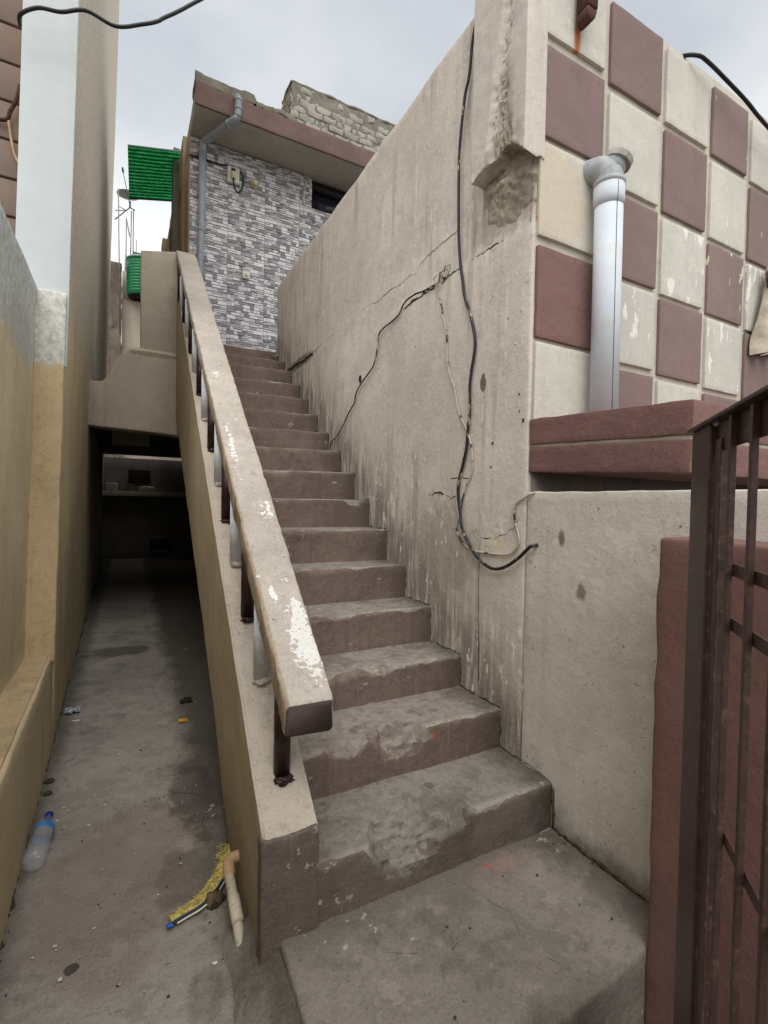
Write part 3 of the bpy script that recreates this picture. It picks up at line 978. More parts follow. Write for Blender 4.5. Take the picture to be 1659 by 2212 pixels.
# balusters: round posts, dark and white in turn
post = lathe([(0, 0.025), (0.5, 0.025)], (0, 0, 0), (0, 0, 1), 16, 'post')
post.polygons.foreach_set('use_smooth', [len(p.vertices) == 4 for p in post.polygons])
postd, postw = post, post.copy()
postd.materials.append(M_dark)
postw.materials.append(M_whitepost)
FEET = [1.372, 1.640, 1.86, 2.10, 2.335, 2.57, 2.83, 3.11, 3.38, 3.66, 3.93, 4.20, 4.46, 4.72, 4.97]
for k, y in enumerate(FEET):
    y += 0.024
    o = bpy.data.objects.new('baluster', postd if k % 2 == 0 else postw)
    COL.objects.link(o)
    o.parent = stair
    zb = st_top(y) - 0.03
    zt = 0.655 + S_ * (y - 1.28) - 0.06
    o.location = Vector((0.408 + 0.012 * (y - 1.4) / 3.5 + 0.008 * max(0, (2.0 - y)), y, zb)) - Vector(stair.location)
    o.scale = (1, 1, (zt - zb) / 0.5)
    if k < 9:      # paint run and mortar where the post enters the stringer
        fx, fy = o.location.x + stair.location.x, y - 0.018
        link('post_foot', lump((fx, fy, st_top(fy) + 0.001), (0.027, 0.022, 0.012), 0.6, 3.5, k * 2.3, 3), M_dark if k % 2 == 0 else M_stair, stair)

# ------------------------------------------------------------------ landing parapet spanning the alley
lp = thing('landing_parapet', 'plastered parapet and beam bridging the alley at the stair head', 'parapet', (0.05, 5.36, 1.85))
low = [(-0.42, 1.875), (-0.25, 1.862), (0.0, 1.852), (0.25, 1.842), (0.46, 1.825), (0.43, 2.595), (0.2, 2.60), (0.02, 2.622), (-0.05, 2.60), (-0.10, 2.54), (-0.155, 2.42), (-0.19, 2.33), (-0.235, 2.29), (-0.42, 2.285)]
link('beam', bevel(extrude_poly(low, 5.30, 5.52), 0.014, 3), M_panel, lp)
upw = [(0.095, 2.585), (0.43, 2.585), (0.42, 3.70), (0.09, 3.63)]
link('upstand', bevel(extrude_poly(upw, 5.37, 5.51), 0.01, 2), M_panel, lp)
cham = [Vector((x, y, z)) for (x, z) in ((-0.06, 0), (0.43, 0)) for (y, z) in ((0, 0),)]
v = []
for k in range(14):
    x = -0.055 + (0.43 + 0.055) * k / 13
    up_ = 0.07 * min(1, (k + 1.5) / 4)
    v += [(x, 5.304, 2.585), (x, 5.335, 2.63 + 0.004 * noise.noise(Vector((x * 20, 0, 0)))), (x, 5.372, 2.605 + up_), (x, 5.50, 2.60 + up_)]
f = [(4 * k + j, 4 * k + 4 + j, 4 * k + 5 + j, 4 * k + 1 + j) for k in range(13) for j in range(3)]
link('coping', mesh('m', v, f), M_panel, lp)
# landing deck and the covered alley behind
o = link('upper_landing', rbox((0.12, 5.515, 2.25), (1.7, 6.3, 2.77), 0.3, 0.0), M_cement)
meta(o, kind='structure')
o = link('alley_ceiling', rbox((-0.55, 5.53, 2.02), (1.5, 10.7, 2.24), 0.4, 0.0), M_back)  # rear edge shaped for the daylight it lets onto floor and back wall
meta(o, kind='structure')

bw = thing('back_alley_wall', 'dark cement wall closing the far end of the covered alley', 'wall', (0.4, 11.55, ALLEY))
link('wall', rbox((-0.6, 11.5, -0.2), (1.5, 11.6, 2.02), 0.2, 0.0), M_back, bw)
link('shelf', rbox((-0.5, 11.30, 1.22), (1.2, 11.5, 1.32), 0.1, 0.005, 0.004), M_panel, bw)
vent = link('vent', rbox((0.35, 11.46, 0.02), (0.86, 11.50, 0.36), 0.1, 0.004), M_back, bw)
for lo, hi in (((0.40, 11.44, 0.05), (0.82, 11.459, 0.065)), ((0.40, 11.44, 0.315), (0.82, 11.459, 0.33)), ((0.40, 11.44, 0.066), (0.415, 11.459, 0.314)), ((0.805, 11.44, 0.066), (0.82, 11.459, 0.314))):
    link('vent_frame', box(lo, hi), M_steel, vent)
link('vent_grille', box((0.416, 11.445, 0.067), (0.804, 11.455, 0.313)), M_black, vent)
link('panel_board', rbox((0.0, 11.46, 1.5), (0.42, 11.50, 1.78), 0.1, 0.004), M_darkwood, bw)
random.seed(12)
for nm, x, w_, h_, mt, lab in (('storage_box', -0.30, 0.22, 0.16, M_panel, 'pale box at the left end of the dark alley shelf'), ('paint_tin', 0.02, 0.12, 0.15, M_steel, 'metal tin in the middle of the dark alley shelf'), ('folded_sack', 0.34, 0.30, 0.11, M_cloth, 'folded sack at the right of the dark alley shelf')):
    if nm == 'paint_tin':
        o = link(nm, lathe([(0, 0.058), (0.004, 0.06), (h_ - 0.01, 0.06), (h_, 0.063), (h_ + 0.004, 0.055)], (x, 11.40, 1.323), (0, 0, 1), 18), mt)
    else:
        o = link(nm, rbox((x - w_ / 2, 11.32, 1.323), (x + w_ / 2, 11.48, 1.323 + h_), 0.03, 0.02, 0.012, 9, w_ * 30), mt)
    meta(o, lab, 'tin' if nm == 'paint_tin' else ('sack' if 'sack' in nm else 'box'))
o = link('hanging_beam', rbox((-0.19, 6.9, 1.86), (0.24, 7.1, 2.03), 0.05, 0.01, 0.006), M_panel)
meta(o, 'pale concrete stub hanging from the ceiling of the covered alley', 'beam')
o = link('alley_pipe', tube([(-0.40, 9.0, ALLEY), (-0.385, 9.0, 2.02)], 0.022, 10, 0), M_steel)
meta(o, 'thin grey pipe standing against the left side of the covered alley', 'pipe')
o = link('inner_alley_wall', rbox((1.40, 5.3, -0.2), (1.5, 11.5, 2.1), 0.4, 0.0), M_back)
meta(o, 'dark wall along the right side of the covered alley', 'wall')

# ------------------------------------------------------------------ house with the chequered front (right)
house = thing('chequered_house', 'single storey house with taupe stair wall and maroon and cream chequered front', 'house', (1.6, 1.45, -0.2))


def wall_fn(p):
    if p.x < XW + 0.05:
        # a slab edge shows as a shallow band between two horizontal joints
        y, z = p.y, p.z
        p.x += 0.004 * fbm(Vector((y * 1.3, z * 1.3, 2.2))) + 0.0012 * fbm(Vector((y * 9, z * 9, 4)))
        if z > 2.515 + 0.006 * noise.noise(Vector((y * 6, 0, 0))):
            p.x += 0.004
        elif z < 2.335 + 0.008 * noise.noise(Vector((y * 5, 1, 0))):
            p.x -= 0.010 if y < 2.6 else 0.003
    if p.z > 3.4:
        p.z += 0.012 * fbm(Vector((p.y * 3, 0, 6))) + 0.02 * (p.y - 1.8) / 3.4
    return p


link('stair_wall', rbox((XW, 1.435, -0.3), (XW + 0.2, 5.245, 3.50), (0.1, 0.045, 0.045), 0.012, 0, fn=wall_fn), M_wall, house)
link('rear_wall', rbox((XW + 0.01, 5.1, 2.2), (3.2, 5.24, 3.4), 0.3, 0.0), M_wall, house)
link('front_wall', rbox((XW + 0.004, 1.432, 1.22), (4.6, 1.60, 3.385), 0.12, 0.004, 0.0015), M_groove, house)
link('roof_deck', rbox((XW + 0.21, 1.61, 2.34), (4.6, 5.09, 2.5), 0.5, 0.0), M_cement, house)
# chequer blocks, each a raised square of plaster
COLS = [(1.420, 1.775), (1.814, 2.165), (2.205, 2.547), (2.590, 2.915), (2.962, 3.30), (3.345, 3.69), (3.73, 4.08)]
rows_edge = [(3.058, 3.372), (2.662, 3.012), (2.268, 2.636), (1.868, 2.228), (1.50, 1.850)]
rows_rest = [(3.020, 3.372), (2.605, 2.982), (2.222, 2.572), (1.845, 2.196), (1.50, 1.812)]
for ci, (xa, xb) in enumerate(COLS):
    for ri in range(5):
        za, zb = (rows_edge if ci == 0 else rows_rest)[ri]
        if ri == 0:
            zb -= 0.02 * ci * 0.9 - 0.01
        else:
            zb -= 0.012 * max(0, ci - 1)
        za -= 0.014 * max(0, ci - 1)
        dark = (ci + ri) % 2 == 1
        if dark:
            mt = M_maroon2 if (ci >= 3 and ri <= 2) else M_maroon
        else:
            mt = M_cream2 if (ri >= 2 and ci >= 1) else M_cream
        me = rbox((xa, 1.417, za), (xb, 1.434, zb), (0.02, 0.02, 0.02), 0.0015, 0.0014, 11, ci * 3.1 + ri * 7.7)
        if ci == 0 and ri == 3:
            mt = M_maroonr
        link('block', me, mt, house, 'sharp')
# ledge slab that juts out over the compound wall
def ledge_fn(p):
    p.z -= 0.032 * (1.43 - p.y) / 0.63
    return p


lw = link('ledge', rbox((1.412, 0.802, 1.333), (4.2, 1.43, 1.430), (0.03, 0.03, 0.02), 0.003, 0.003, 11, 4, ledge_fn), M_slab, house, 'sharp')
link('ledge_top', rbox((1.410, 0.800, 1.442), (4.2, 1.431, 1.542), (0.03, 0.03, 0.02), 0.003, 0.003, 11, 9, ledge_fn), M_slab, lw, 'sharp')
link('ledge_groove', rbox((1.416, 0.806, 1.425), (4.2, 1.429, 1.447), (0.06, 0.06, 0.02), 0.0, 0.0015, 7, 4, ledge_fn), M_groove, lw)
link('under_ledge_wall', rbox((1.425, 1.42, 0.9), (4.4, 1.52, 1.344), 0.1, 0.0), M_back, house)

# broken pier at the corner
PX = 1.328


def pier_bottom(y):
    pts = [(1.30, 2.50), (1.40, 2.545), (1.46, 2.615), (1.52, 2.66), (1.575, 2.665), (1.585, 2.635), (1.65, 2.632), (1.76, 2.612), (1.9, 2.6)]
    for (a, b), (c, d) in zip(pts, pts[1:]):
        if y <= c:
            return b + (d - b) * (y - a) / (c - a)
    return 2.6


def pier_fn(p):
    y, z = p.y, p.z
    q = Vector((y * 26, z * 18, p.x * 20))
    # lift the broken underside
    zb = pier_bottom(y) + 0.012 * fbm(q * 1.6, 4)
    t_ = (4.1 - z) / 1.6
    z2 = 4.1 + (zb - 4.1) * t_
    p.z = z2
    if p.x < PX + 0.02:
        # spalled strip beside the corner
        c = 1.53 + 0.04 * math.sin(z2 * 5)
        hw = 0.040 + 0.035 * max(0, min(1, (2.98 - z2) / 0.3)) + 0.02 * noise.noise(Vector((z2 * 9, 0, 0))) + 0.012 * noise.noise(Vector((z2 * 31, y * 20, 0)))
        d = max(0.0, 1 - abs(y - c) / hw)
        if d > 0:
            k = min(1, d * 3)
            p.x += k * (0.012 + 0.020 * abs(fbm(Vector((y * 46, z2 * 34, 1)), 5)) + 0.012 * noise.noise(Vector((y * 14, z2 * 9, 2))))
        p.x += 0.0012 * fbm(Vector((y * 20, z2 * 20, 8)))
        if z2 < zb + 0.05:
            p.x += 0.004 * fbm(Vector((y * 40, z2 * 40, 3)))
    return p


pier = link('pier', rbox((PX, 1.412, 2.5), (XW + 0.02, 1.745, 4.1), (0.02, 0.010, 0.012), 0.004, 0, fn=pier_fn), M_pierpaint, house, 'sharp')
def cavity():
    """broken core under the pier: a hollow in rubble and mortar"""
    v, f = [], []
    ny, nz = 60, 54
    for j in range(nz + 1):
        z = 2.33 + (2.67 - 2.33) * j / nz
        for i in range(ny + 1):
            y = 1.428 + (1.765 - 1.428) * i / ny
            q = Vector((y, z, 0))
            # outline: a slanting wedge below the pier
            lo_z = 2.375 + 0.33 * max(0, 1.56 - y) * 0.8 + 0.6 * max(0, y - 1.62)
            d = z - lo_z - 0.025 * fbm(q * 22, 4)
            side = min(y - 1.435, 1.735 - y) - 0.02 * fbm(q * 18 + Vector((3, 0, 0)), 4)
            k = max(0.0, min(1.0, min(d, side) / 0.035))
            bulge = 0.030 + 0.022 * fbm(q * 11 + Vector((0, 0, 4)), 4) + 0.010 * fbm(q * 40, 3) - 0.03 * max(0, (z - 2.56) / 0.1)
            ramp = max(0.25, min(1.0, (z - lo_z) / 0.17))
            v.append((XW + 0.004 - k * bulge * 1.15 * ramp, y, z))
    for j in range(nz):
        for i in range(ny):
            a = j * (ny + 1) + i
            f.append((a, a + 1, a + ny + 2, a + ny + 1)[::-1])
    return mesh('m', v, f)


rub = cavity()
link('exposed_rubble', rub, M_rubble, pier, 'sharp')


# cracks and packed joints on the stair wall
def crack(pts, r, mat, x=XW, jit=0.006, name='crack'):
    P = []
    for (a, b), (c, d) in zip(pts, pts[1:]):
        n = max(2, int(math.hypot(c - a, d - b) / 0.018))
        for k in range(n):
            s = k / n
            P.append((x, a + (c - a) * s + random.uniform(-jit, jit), b + (d - b) * s + random.uniform(-jit, jit)))
    P.append((x, pts[-1][0], pts[-1][1]))
    ph = random.uniform(0, 50)
    return link(name, tube(P, r, 5, 0, rad=lambda s: r * (0.35 + 0.9 * abs(noise.noise(Vector((s * 14, ph, 0))))) + r * 0.2), mat, house)


crack([(1.948, 2.544), (2.028, 2.539), (2.104, 2.54), (2.202, 2.538), (2.288, 2.529), (2.332, 2.49), (2.417, 2.505), (2.517, 2.494), (2.647, 2.512), (2.774, 2.499), (3.02, 2.523), (3.254, 2.502), (3.667, 2.516), (4.175, 2.5)], 0.0017, M_crackf, XW + 0.002)
crack([(4.05, 2.49), (4.30, 2.495), (4.60, 2.51), (4.80, 2.515)], 0.013, M_dirt, XW - 0.001, 0.008, 'packed_joint')
crack([(1.60, 2.331), (1.727, 2.336), (1.839, 2.337), (1.919, 2.338), (2.065, 2.346)], 0.007, M_dirt, XW - 0.003, 0.006, 'packed_joint')
crack([(2.03, 2.335), (2.10, 2.325), (2.20, 2.335), (2.33, 2.335), (2.45, 2.328)], 0.010, M_dirt, XW - 0.003, 0.008, 'packed_joint')
crack([(2.233, 1.232), (2.172, 1.236), (2.106, 1.241), (2.082, 1.254), (2.043, 1.256), (1.997, 1.243), (1.945, 1.227), (1.895, 1.234)], 0.0032, M_crack, XW - 0.008)
crack([(2.11, 1.243), (2.08, 1.256), (2.04, 1.257), (2.01, 1.246)], 0.006, M_crack, XW - 0.007, 0.003)
crack([(1.95, 1.322), (1.90, 1.326), (1.86, 1.322), (1.80, 1.317)], 0.0035, M_crack, XW - 0.008, 0.003)
crack([(1.71, 1.047), (1.677, 1.046), (1.643, 1.054), (1.614, 1.049), (1.582, 1.068), (1.545, 1.078), (1.53, 1.094), (1.504, 1.099), (1.48, 1.132), (1.452, 1.169)], 0.0026, M_crack, XW - 0.009, 0.003)
crack([(1.71, 1.047), (1.717, 1.003), (1.718, 0.924), (1.716, 0.806), (1.703, 0.401)], 0.0022, M_crack, XW - 0.009, 0.0015)
crack([(1.455, 3.1), (1.452, 2.7), (1.45, 2.3), (1.448, 1.7)], 0.0016, M_crackf, XW - 0.008, 0.004)
random.seed(21)
for k in range(14):      # pits and plaster knobs near the corner
    y = random.choice([random.uniform(1.45, 1.66), random.uniform(1.45, 1.56), random.uniform(1.9, 3.2)])
    z = random.uniform(1.35, 2.3)
    r = random.uniform(0.003, 0.007)
    link('plaster_pit', lump((XW - 0.008, y, z), (0.004, r, r * random.uniform(0.7, 1.6)), 0.6, 3, k, 2), M_dirt if k % 3 else M_wall, house)
link('plaster_hole', lump((XW - 0.004, 3.05, 2.053), (0.006, 0.02, 0.028), 0.3, 2, 3, 2), M_crack, house)

random.seed(77)
for i in range(len(SY) - 1):      # dirt packed where treads and risers meet the wall
    zz, ya, yb = SZ[i], SY[i], SY[i + 1]
    crack([(ya + 0.01, zz + 0.002), (yb, zz + 0.003), (yb, SZ[i + 1] - 0.01)], 0.0045 if i < 5 else 0.0035, M_dirt, XW - 0.008, 0.006, 'packed_joint')
crack([(0.80, 0.003), (1.0, 0.004), (1.255, 0.004), (1.256, 0.15)], 0.008, M_dirt, XW - 0.013, 0.006, 'packed_joint')

# compound wall below the ledge, with its end pillar
cw = thing('compound_wall', 'pale plastered compound wall below the maroon ledge', 'wall', (1.46, 1.2, -0.26))


def comp_fn(p):
    if p.x < XW + 0.03:
        p.x += 0.003 * fbm(Vector((p.y * 2, p.z * 2, 5.5))) + 0.0015 * fbm(Vector((p.y * 11, p.z * 11, 2)))
    if p.z > 1.2:
        p.z += 0.003 * fbm(Vector((p.x * 8, p.y * 8, 0)))
    return p


link('wall', rbox((XW - 0.012, -1.0, -0.55), (XW + 0.09, 1.428, 1.252), (0.05, 0.03, 0.03), 0.006, 0, fn=comp_fn), M_compound, cw)


def gp_fn(p):
    p.y += 0.006 * fbm(Vector((p.z * 6, 0, 1)))
    return p


gp = link('gate_pillar', rbox((1.250, -0.8, -0.55), (1.403, 0.790, 1.122), (0.04, 0.03, 0.03), 0.012, 0.003, 6, 3, gp_fn), M_pillar)
meta(gp, 'maroon painted masonry pillar behind the steel gate', 'pillar')

# ------------------------------------------------------------------ tiled house at the head of the stairs
th = thing('tiled_house', 'upper house clad in grey stone-look tiles under a maroon edged roof', 'house', (1.6, 6.3, 2.77))
YT = 6.2
link('wall', rbox((0.615, YT + 0.012, 2.6), (2.12, YT + 0.2, 5.48), 0.4, 0.0), M_cement, th)
link('wall_below_window', rbox((2.12, YT + 0.012, 2.6), (4.2, YT + 0.2, 5.075), 0.4, 0.0), M_cement, th)
link('side_wall', rbox((0.618, YT + 0.2, 2.2), (0.80, 12.0, 5.48), 0.4, 0.0), M_wood, th)
link('skirting', rbox((0.60, YT - 0.022, 2.74), (3.4, YT + 0.01, 3.088), (0.05, 0.03, 0.05), 0.006, 0.003), M_skirt, th)
# one tile: a slab with printed stones in low relief
random.seed(5)
TW, TH_ = 0.45, 0.284
tv, tf, tcols = [], [], []


def add_stone(x0, x1, z0, z1, d, c):
    b = len(tv)
    m = 0.0012
    ch = min(0.004, (z1 - z0) * 0.25)
    tv.extend([(x0 + m, 0, z0 + m), (x1 - m, 0, z0 + m), (x1 - m, 0, z1 - m), (x0 + m, 0, z1 - m),
               (x0 + m + ch * .5, -d, z0 + m + ch), (x1 - m - ch * .5, -d, z0 + m + ch), (x1 - m - ch * .5, -d, z1 - m - ch * .6), (x0 + m + ch * .5, -d, z1 - m - ch * .6)])
    for q, k in (((4, 5, 6, 7), 1.0), ((0, 1, 5, 4), 0.55), ((1, 2, 6, 5), 0.85), ((2, 3, 7, 6), 1.12), ((3, 0, 4, 7), 0.8)):  # relief shading painted per face: undersides darkest, sides between
        tf.append(tuple(b + i for i in q))
        tcols.append(tuple(min(1, x * (k if k < 1 else 1.0)) for x in c))


def stone_col():
    g = random.choice([220, 214, 208, 216, 198, 182, 154, 138, 124])
    return lin((g, g - 3, g - 1))[:3]


tile_vars = []
for tvk in range(5):
    tv, tf, tcols = [], [], []
    z = 0.0
    hs = [0.034, 0.048, 0.026, 0.044, 0.032, 0.050, 0.036]
    random.shuffle(hs)
    k_ = TH_ / sum(hs)
    for h in hs:
        h *= k_
        x = 0.0
        while x < TW - 0.001:
            wd = min(random.choice([0.04, 0.05, 0.065, 0.085, 0.11]), TW - x)
            if TW - x - wd < 0.03:
                wd = TW - x
            if random.random() < 0.25 and h > 0.03 * k_:
                add_stone(x, x + wd, z, z + h * 0.5, random.uniform(0.004, 0.011), stone_col())
                add_stone(x, x + wd, z + h * 0.5, z + h, random.uniform(0.004, 0.011), stone_col())
            else:
                add_stone(x, x + wd, z, z + h, random.uniform(0.003, 0.012), stone_col())
            x += wd
        z += h
    b = len(tv)
    tv += [(0.0, 0.0, 0.0), (TW, 0.0, 0.0), (TW, 0.0, TH_), (0.0, 0.0, TH_)]
    tf.append((b, b + 1, b + 2, b + 3))
    tcols.append(lin((180, 177, 180))[:3])
    tile_me = mesh('tile', tv, tf)
    ca = tile_me.color_attributes.new('Col', 'FLOAT_COLOR', 'CORNER')
    for p, c in zip(tile_me.polygons, tcols):
        for li in p.loop_indices:
            ca.data[li].color = (c[0], c[1], c[2], 1)
    tile_me.materials.append(M_tile)
    tile_vars.append(tile_me)
for r_ in range(9):
    for c_ in range(6):
        xa, za = 0.60 + c_ * 0.4515, 3.09 + r_ * 0.2855
        wq, hq = TW, TH_
        if za + hq > 5.47:
            hq = 5.475 - za
        if hq < 0.03:
            continue
        if xa + 0.1 > 2.12 and za + hq > 5.10:
            hq = 5.072 - za
            if hq < 0.03:
                continue
        elif xa + wq > 2.12 and za + hq > 5.10:
            wq = 2.118 - xa
        o = bpy.data.objects.new('wall_tile', tile_vars[(c_ * 2 + r_ * 3 + (r_ * c_) % 2) % 5])
        COL.objects.link(o)
        o.parent = th
        o.location = Vector((xa, YT + 0.010, za)) - Vector(th.location)
        o.scale = (wq / TW, 1, hq / TH_)
link('corner_bead', rbox((0.598, YT - 0.004, 3.09), (0.617, YT + 0.2, 5.478), (0.02, 0.05, 0.1), 0.004, 0.003), M_wood, th)
wn = link('window', box((2.13, YT + 0.10, 5.08), (3.2, YT + 0.14, 5.44)), M_glassd, th)
link('window_head', box((2.125, YT + 0.01, 5.35), (3.2, YT + 0.16, 5.445)), M_black, wn)
# roof slab
rs = link('roof_slab', rbox((0.612, 5.70, 5.49), (4.4, 12.0, 5.70), (0.12, 0.12, 0.1), 0.006, 0.004), M_soffit, th)
link('fascia', rbox((0.608, 5.682, 5.486), (4.4, 5.712, 5.722), (0.05, 0.03, 0.04), 0.005, 0.005, 6), M_fascia, rs)


def top_fn(p):
    if p.z > 5.74:
        p.z += 0.03 * fbm(Vector((p.x * 4.5, p.y, 0))) + (0.0 if p.x < 1.24 else -0.055)
    return p


link('rough_roof_edge', rbox((0.606, 5.684, 5.716), (1.70, 5.98, 5.83), (0.03, 0.05, 0.03), 0.01, 0.012, 9, 3, top_fn), M_cement, rs)
# parapet of loose whitewashed bricks on the roof edge
pp = link('brick_parapet', rbox((1.684, 5.728, 5.70), (4.2, 6.12, 6.20), 0.03, 0.008, 0.016, 13), M_mortar, th)
bm_var = []
for k in range(5):
    bm_var.append(rbox((0, 0, 0), (0.19, 0.09, 0.074), (0.032, 0.03, 0.024), 0.008, 0.014, 12, k * 5.3, name='brick'))
    bm_var[-1].materials.append(M_brick)
    bm_var[-1].polygons.foreach_set('use_smooth', [True] * len(bm_var[-1].polygons))
random.seed(11)
TH_LOC = Vector(th.location)


def brick_at(p, rz=0.0, sx=1.0):
    o = bpy.data.objects.new('brick', random.choice(bm_var))
    COL.objects.link(o)
    o.parent = pp
    # pp itself sits at -th.location below th, so world coordinates carry straight over
    o.location = Vector(p)
    o.rotation_euler = (random.uniform(-.02, .02), random.uniform(-.02, .02), rz + random.uniform(-.02, .02))
    o.scale = (sx, 1, random.uniform(0.93, 1.02))


for r_ in range(6):
    zz = 5.712 + r_ * 0.081
    x = 1.672 + (0.0 if r_ % 2 else -0.0)
    first = True
    while x < 3.35:
        sx = 0.5 if (first and r_ % 2) else random.choice([1, 1, 0.95, 0.85])
        if r_ < 4 or random.random() < (0.6 if r_ == 4 else 0.3):
            brick_at((x, 5.718 + random.uniform(-0.008, 0.010) + (0.008 if r_ > 3 else 0), zz + random.uniform(-.006, .006)), 0, sx)
        x += 0.19 * sx + random.uniform(0.014, 0.024)
        first = False
    for yy in (5.83, 6.03):
        brick_at((1.672 + random.uniform(0, 0.008) + 0.09, yy - 0.02, zz), PI / 2, 0.95)
link('parapet_cap', rbox((1.67, 5.722, 6.195), (4.2, 6.13, 6.225), (0.04, 0.06, 0.03), 0.01, 0.014, 9), M_cement, pp)

# side details of the tiled house: boards of a doorway seen edge-on
for (ya, yb, xa, xb, za, zb, mt) in ((6.75, 7.0, 0.58, 0.62, 2.77, 5.45, M_wood), (7.6, 7.9, 0.53, 0.62, 2.77, 6.2, M_back), (8.7, 8.9, 0.56, 0.62, 2.77, 5.6, M_wood), (9.9, 10.3, 0.52, 0.62, 2.77, 6.0, M_wood)):
    link('side_board', rbox((xa, ya, za), (xb, yb, zb), 0.2, 0.005, 0.004), mt, th)
link('side_upper_wall', rbox((0.60, 7.0, 5.45), (0.8, 11.5, 6.0), 0.2, 0.01, 0.006), M_wood, th)

# fittings on the tiled wall
sw = thing('meter_socket', 'white socket box with a plug and looping black lead on the tiled wall', 'socket', (1.10, YT, 5.05))
link('box', bevel(box((1.030, YT - 0.05, 5.06), (1.172, YT - 0.004, 5.245)), 0.006, 2), M_switch, sw)
link('plug', bevel(box((1.075, YT - 0.085, 5.095), (1.125, YT - 0.05, 5.18)), 0.006, 2), M_switchd, sw)
link('socket_face', bevel(box((1.075, YT - 0.062, 5.185), (1.125, YT - 0.0505, 5.225)), 0.004, 1), M_black, sw)
link('lead', tube([(0.60, YT - 0.02, 5.236), (0.70, YT - 0.02, 5.240), (0.80, YT - 0.02, 5.242), (0.93, YT - 0.02, 5.240), (1.03, YT - 0.03, 5.25), (1.11, YT - 0.03, 5.25), (1.17, YT - 0.03, 5.226), (1.206, YT - 0.03, 5.195), (1.221, YT - 0.03, 5.149), (1.215, YT - 0.04, 5.06), (1.187, YT - 0.04, 4.985), (1.151, YT - 0.05, 4.958), (1.114, YT - 0.06, 4.99), (1.098, YT - 0.07, 5.06), (1.098, YT - 0.072, 5.10)], 0.009, 8), M_black, sw)
sw2 = thing('bell_switch', 'small square ivory bell switch on the tiled wall', 'switch', (1.27, YT, 3.95))
link('plate', bevel(box((1.228, YT - 0.045, 3.943), (1.314, YT - 0.004, 4.028)), 0.006, 2), M_switch, sw2)
link('button', bevel(box((1.250, YT - 0.054, 3.965), (1.292, YT - 0.0455, 4.006)), 0.003, 1), M_switchd, sw2)
lh = thing('lamp_holder', 'empty ivory lamp holder on the tiled wall beside the socket', 'lamp', (1.36, YT, 5.12))
link('base', lathe([(0, 0.045), (0.02, 0.045), (0.03, 0.03)], (1.36, YT - 0.002, 5.14), (0, -1, 0), 16), M_switchd, lh)
link('holder', lathe([(0, 0.03), (0.03, 0.032), (0.07, 0.026), (0.072, 0.018)], (1.36, YT - 0.032, 5.14), (0, -1, -0.35), 16), M_switchd, lh)
dp = thing('downpipe', 'grey drainpipe elbowed off the roof edge and down the tiled wall', 'pipe', (0.72, 6.12, 2.77))
link('pipe', tube([(0.742, 6.12, 5.32), (0.735, 6.12, 4.6), (0.72, 6.12, 3.6), (0.71, 6.12, 2.78)], 0.040, 16, 1), M_gpipe, dp)
link('sloped_pipe', tube([(0.742, 6.12, 5.30), (0.748, 6.10, 5.36), (0.775, 6.05, 5.385), (1.00, 5.66, 5.425), (1.030, 5.63, 5.44), (1.043, 5.622, 5.48), (1.047, 5.62, 5.56)], 0.040, 16, 4), M_gpipe, dp)
link('top_pipe', tube([(1.047, 5.62, 5.55), (1.047, 5.62, 5.64), (1.046, 5.635, 5.675), (1.045, 5.72, 5.70)], 0.040, 16, 4), M_gpipe, dp)
for p_, ax in (((1.047, 5.62, 5.53), (0, 0, 1)), ((1.047, 5.62, 5.625), (0, 0, 1)), ((0.955, 5.738, 5.417), (0.5, -0.86, 0.09)), ((0.742, 6.12, 5.27), (0, 0, 1)), ((0.733, 6.12, 4.35), (0, 0, 1))):
    link('pipe_collar', lathe([(0, 0.0405), (0.002, 0.045), (0.03, 0.045), (0.032, 0.0405)], p_, ax, 16), M_gpipe, dp)

# ------------------------------------------------------------------ white rain pipe on the chequered front
rp = thing('rain_pipe', 'white plastic rain pipe with capped elbow in front of the chequered wall', 'pipe', (1.727, 1.345, 1.54))
PXC, PYC = 1.727, 1.343
link('pipe', tube([(PXC + 0.006, PYC, 1.535), (PXC, PYC, 2.50)], 0.055, 28, 0), M_pvc, rp)
link('socket', lathe([(0, 0.0555), (0.03, 0.060), (0.085, 0.060), (0.087, 0.0555)], (PXC, PYC, 2.42), (0, 0, 1), 28), M_pvc, rp)
link('collar', lathe([(0, 0.056), (0.004, 0.0625), (0.02, 0.0625), (0.024, 0.057)], (PXC, PYC, 2.502), (0, 0, 1), 28), M_pvccap, rp)
el = link('elbow', tube([(PXC, PYC, 2.515), (PXC, PYC + 0.004, 2.55), (PXC - 0.008, PYC + 0.03, 2.585), (PXC - 0.02, PYC + 0.09, 2.60)], 0.054, 24, 5), M_pvccap, rp)
link('cleanout_neck', lathe([(0, 0.05), (0.055, 0.05)], (PXC + 0.01, PYC + 0.005, 2.565), (0.30, -0.22, 0.9), 24), M_pvccap, rp)
link('cap', lathe([(0, 0.052), (0.002, 0.058), (0.026, 0.058), (0.028, 0.054), (0.0285, 0.02)], (PXC + 0.026, PYC - 0.010, 2.600), (0.36, -0.20, 0.90), 12), M_capgrey, rp, False)
# printed green line down the pipe, a hair proud
ga = math.radians(-108)
gx, gy = math.cos(ga), math.sin(ga)
link('printed_line', tube([(PXC + 0.006 + gx * 0.0546, PYC + gy * 0.0546, 1.54), (PXC + gx * 0.0546, PYC + gy * 0.0546, 2.41), (PXC + gx * 0.0597, PYC + gy * 0.0597, 2.452), (PXC + gx * 0.0597, PYC + gy * 0.0597, 2.50)], 0.0016, 6, 0), M_pvcline, rp)

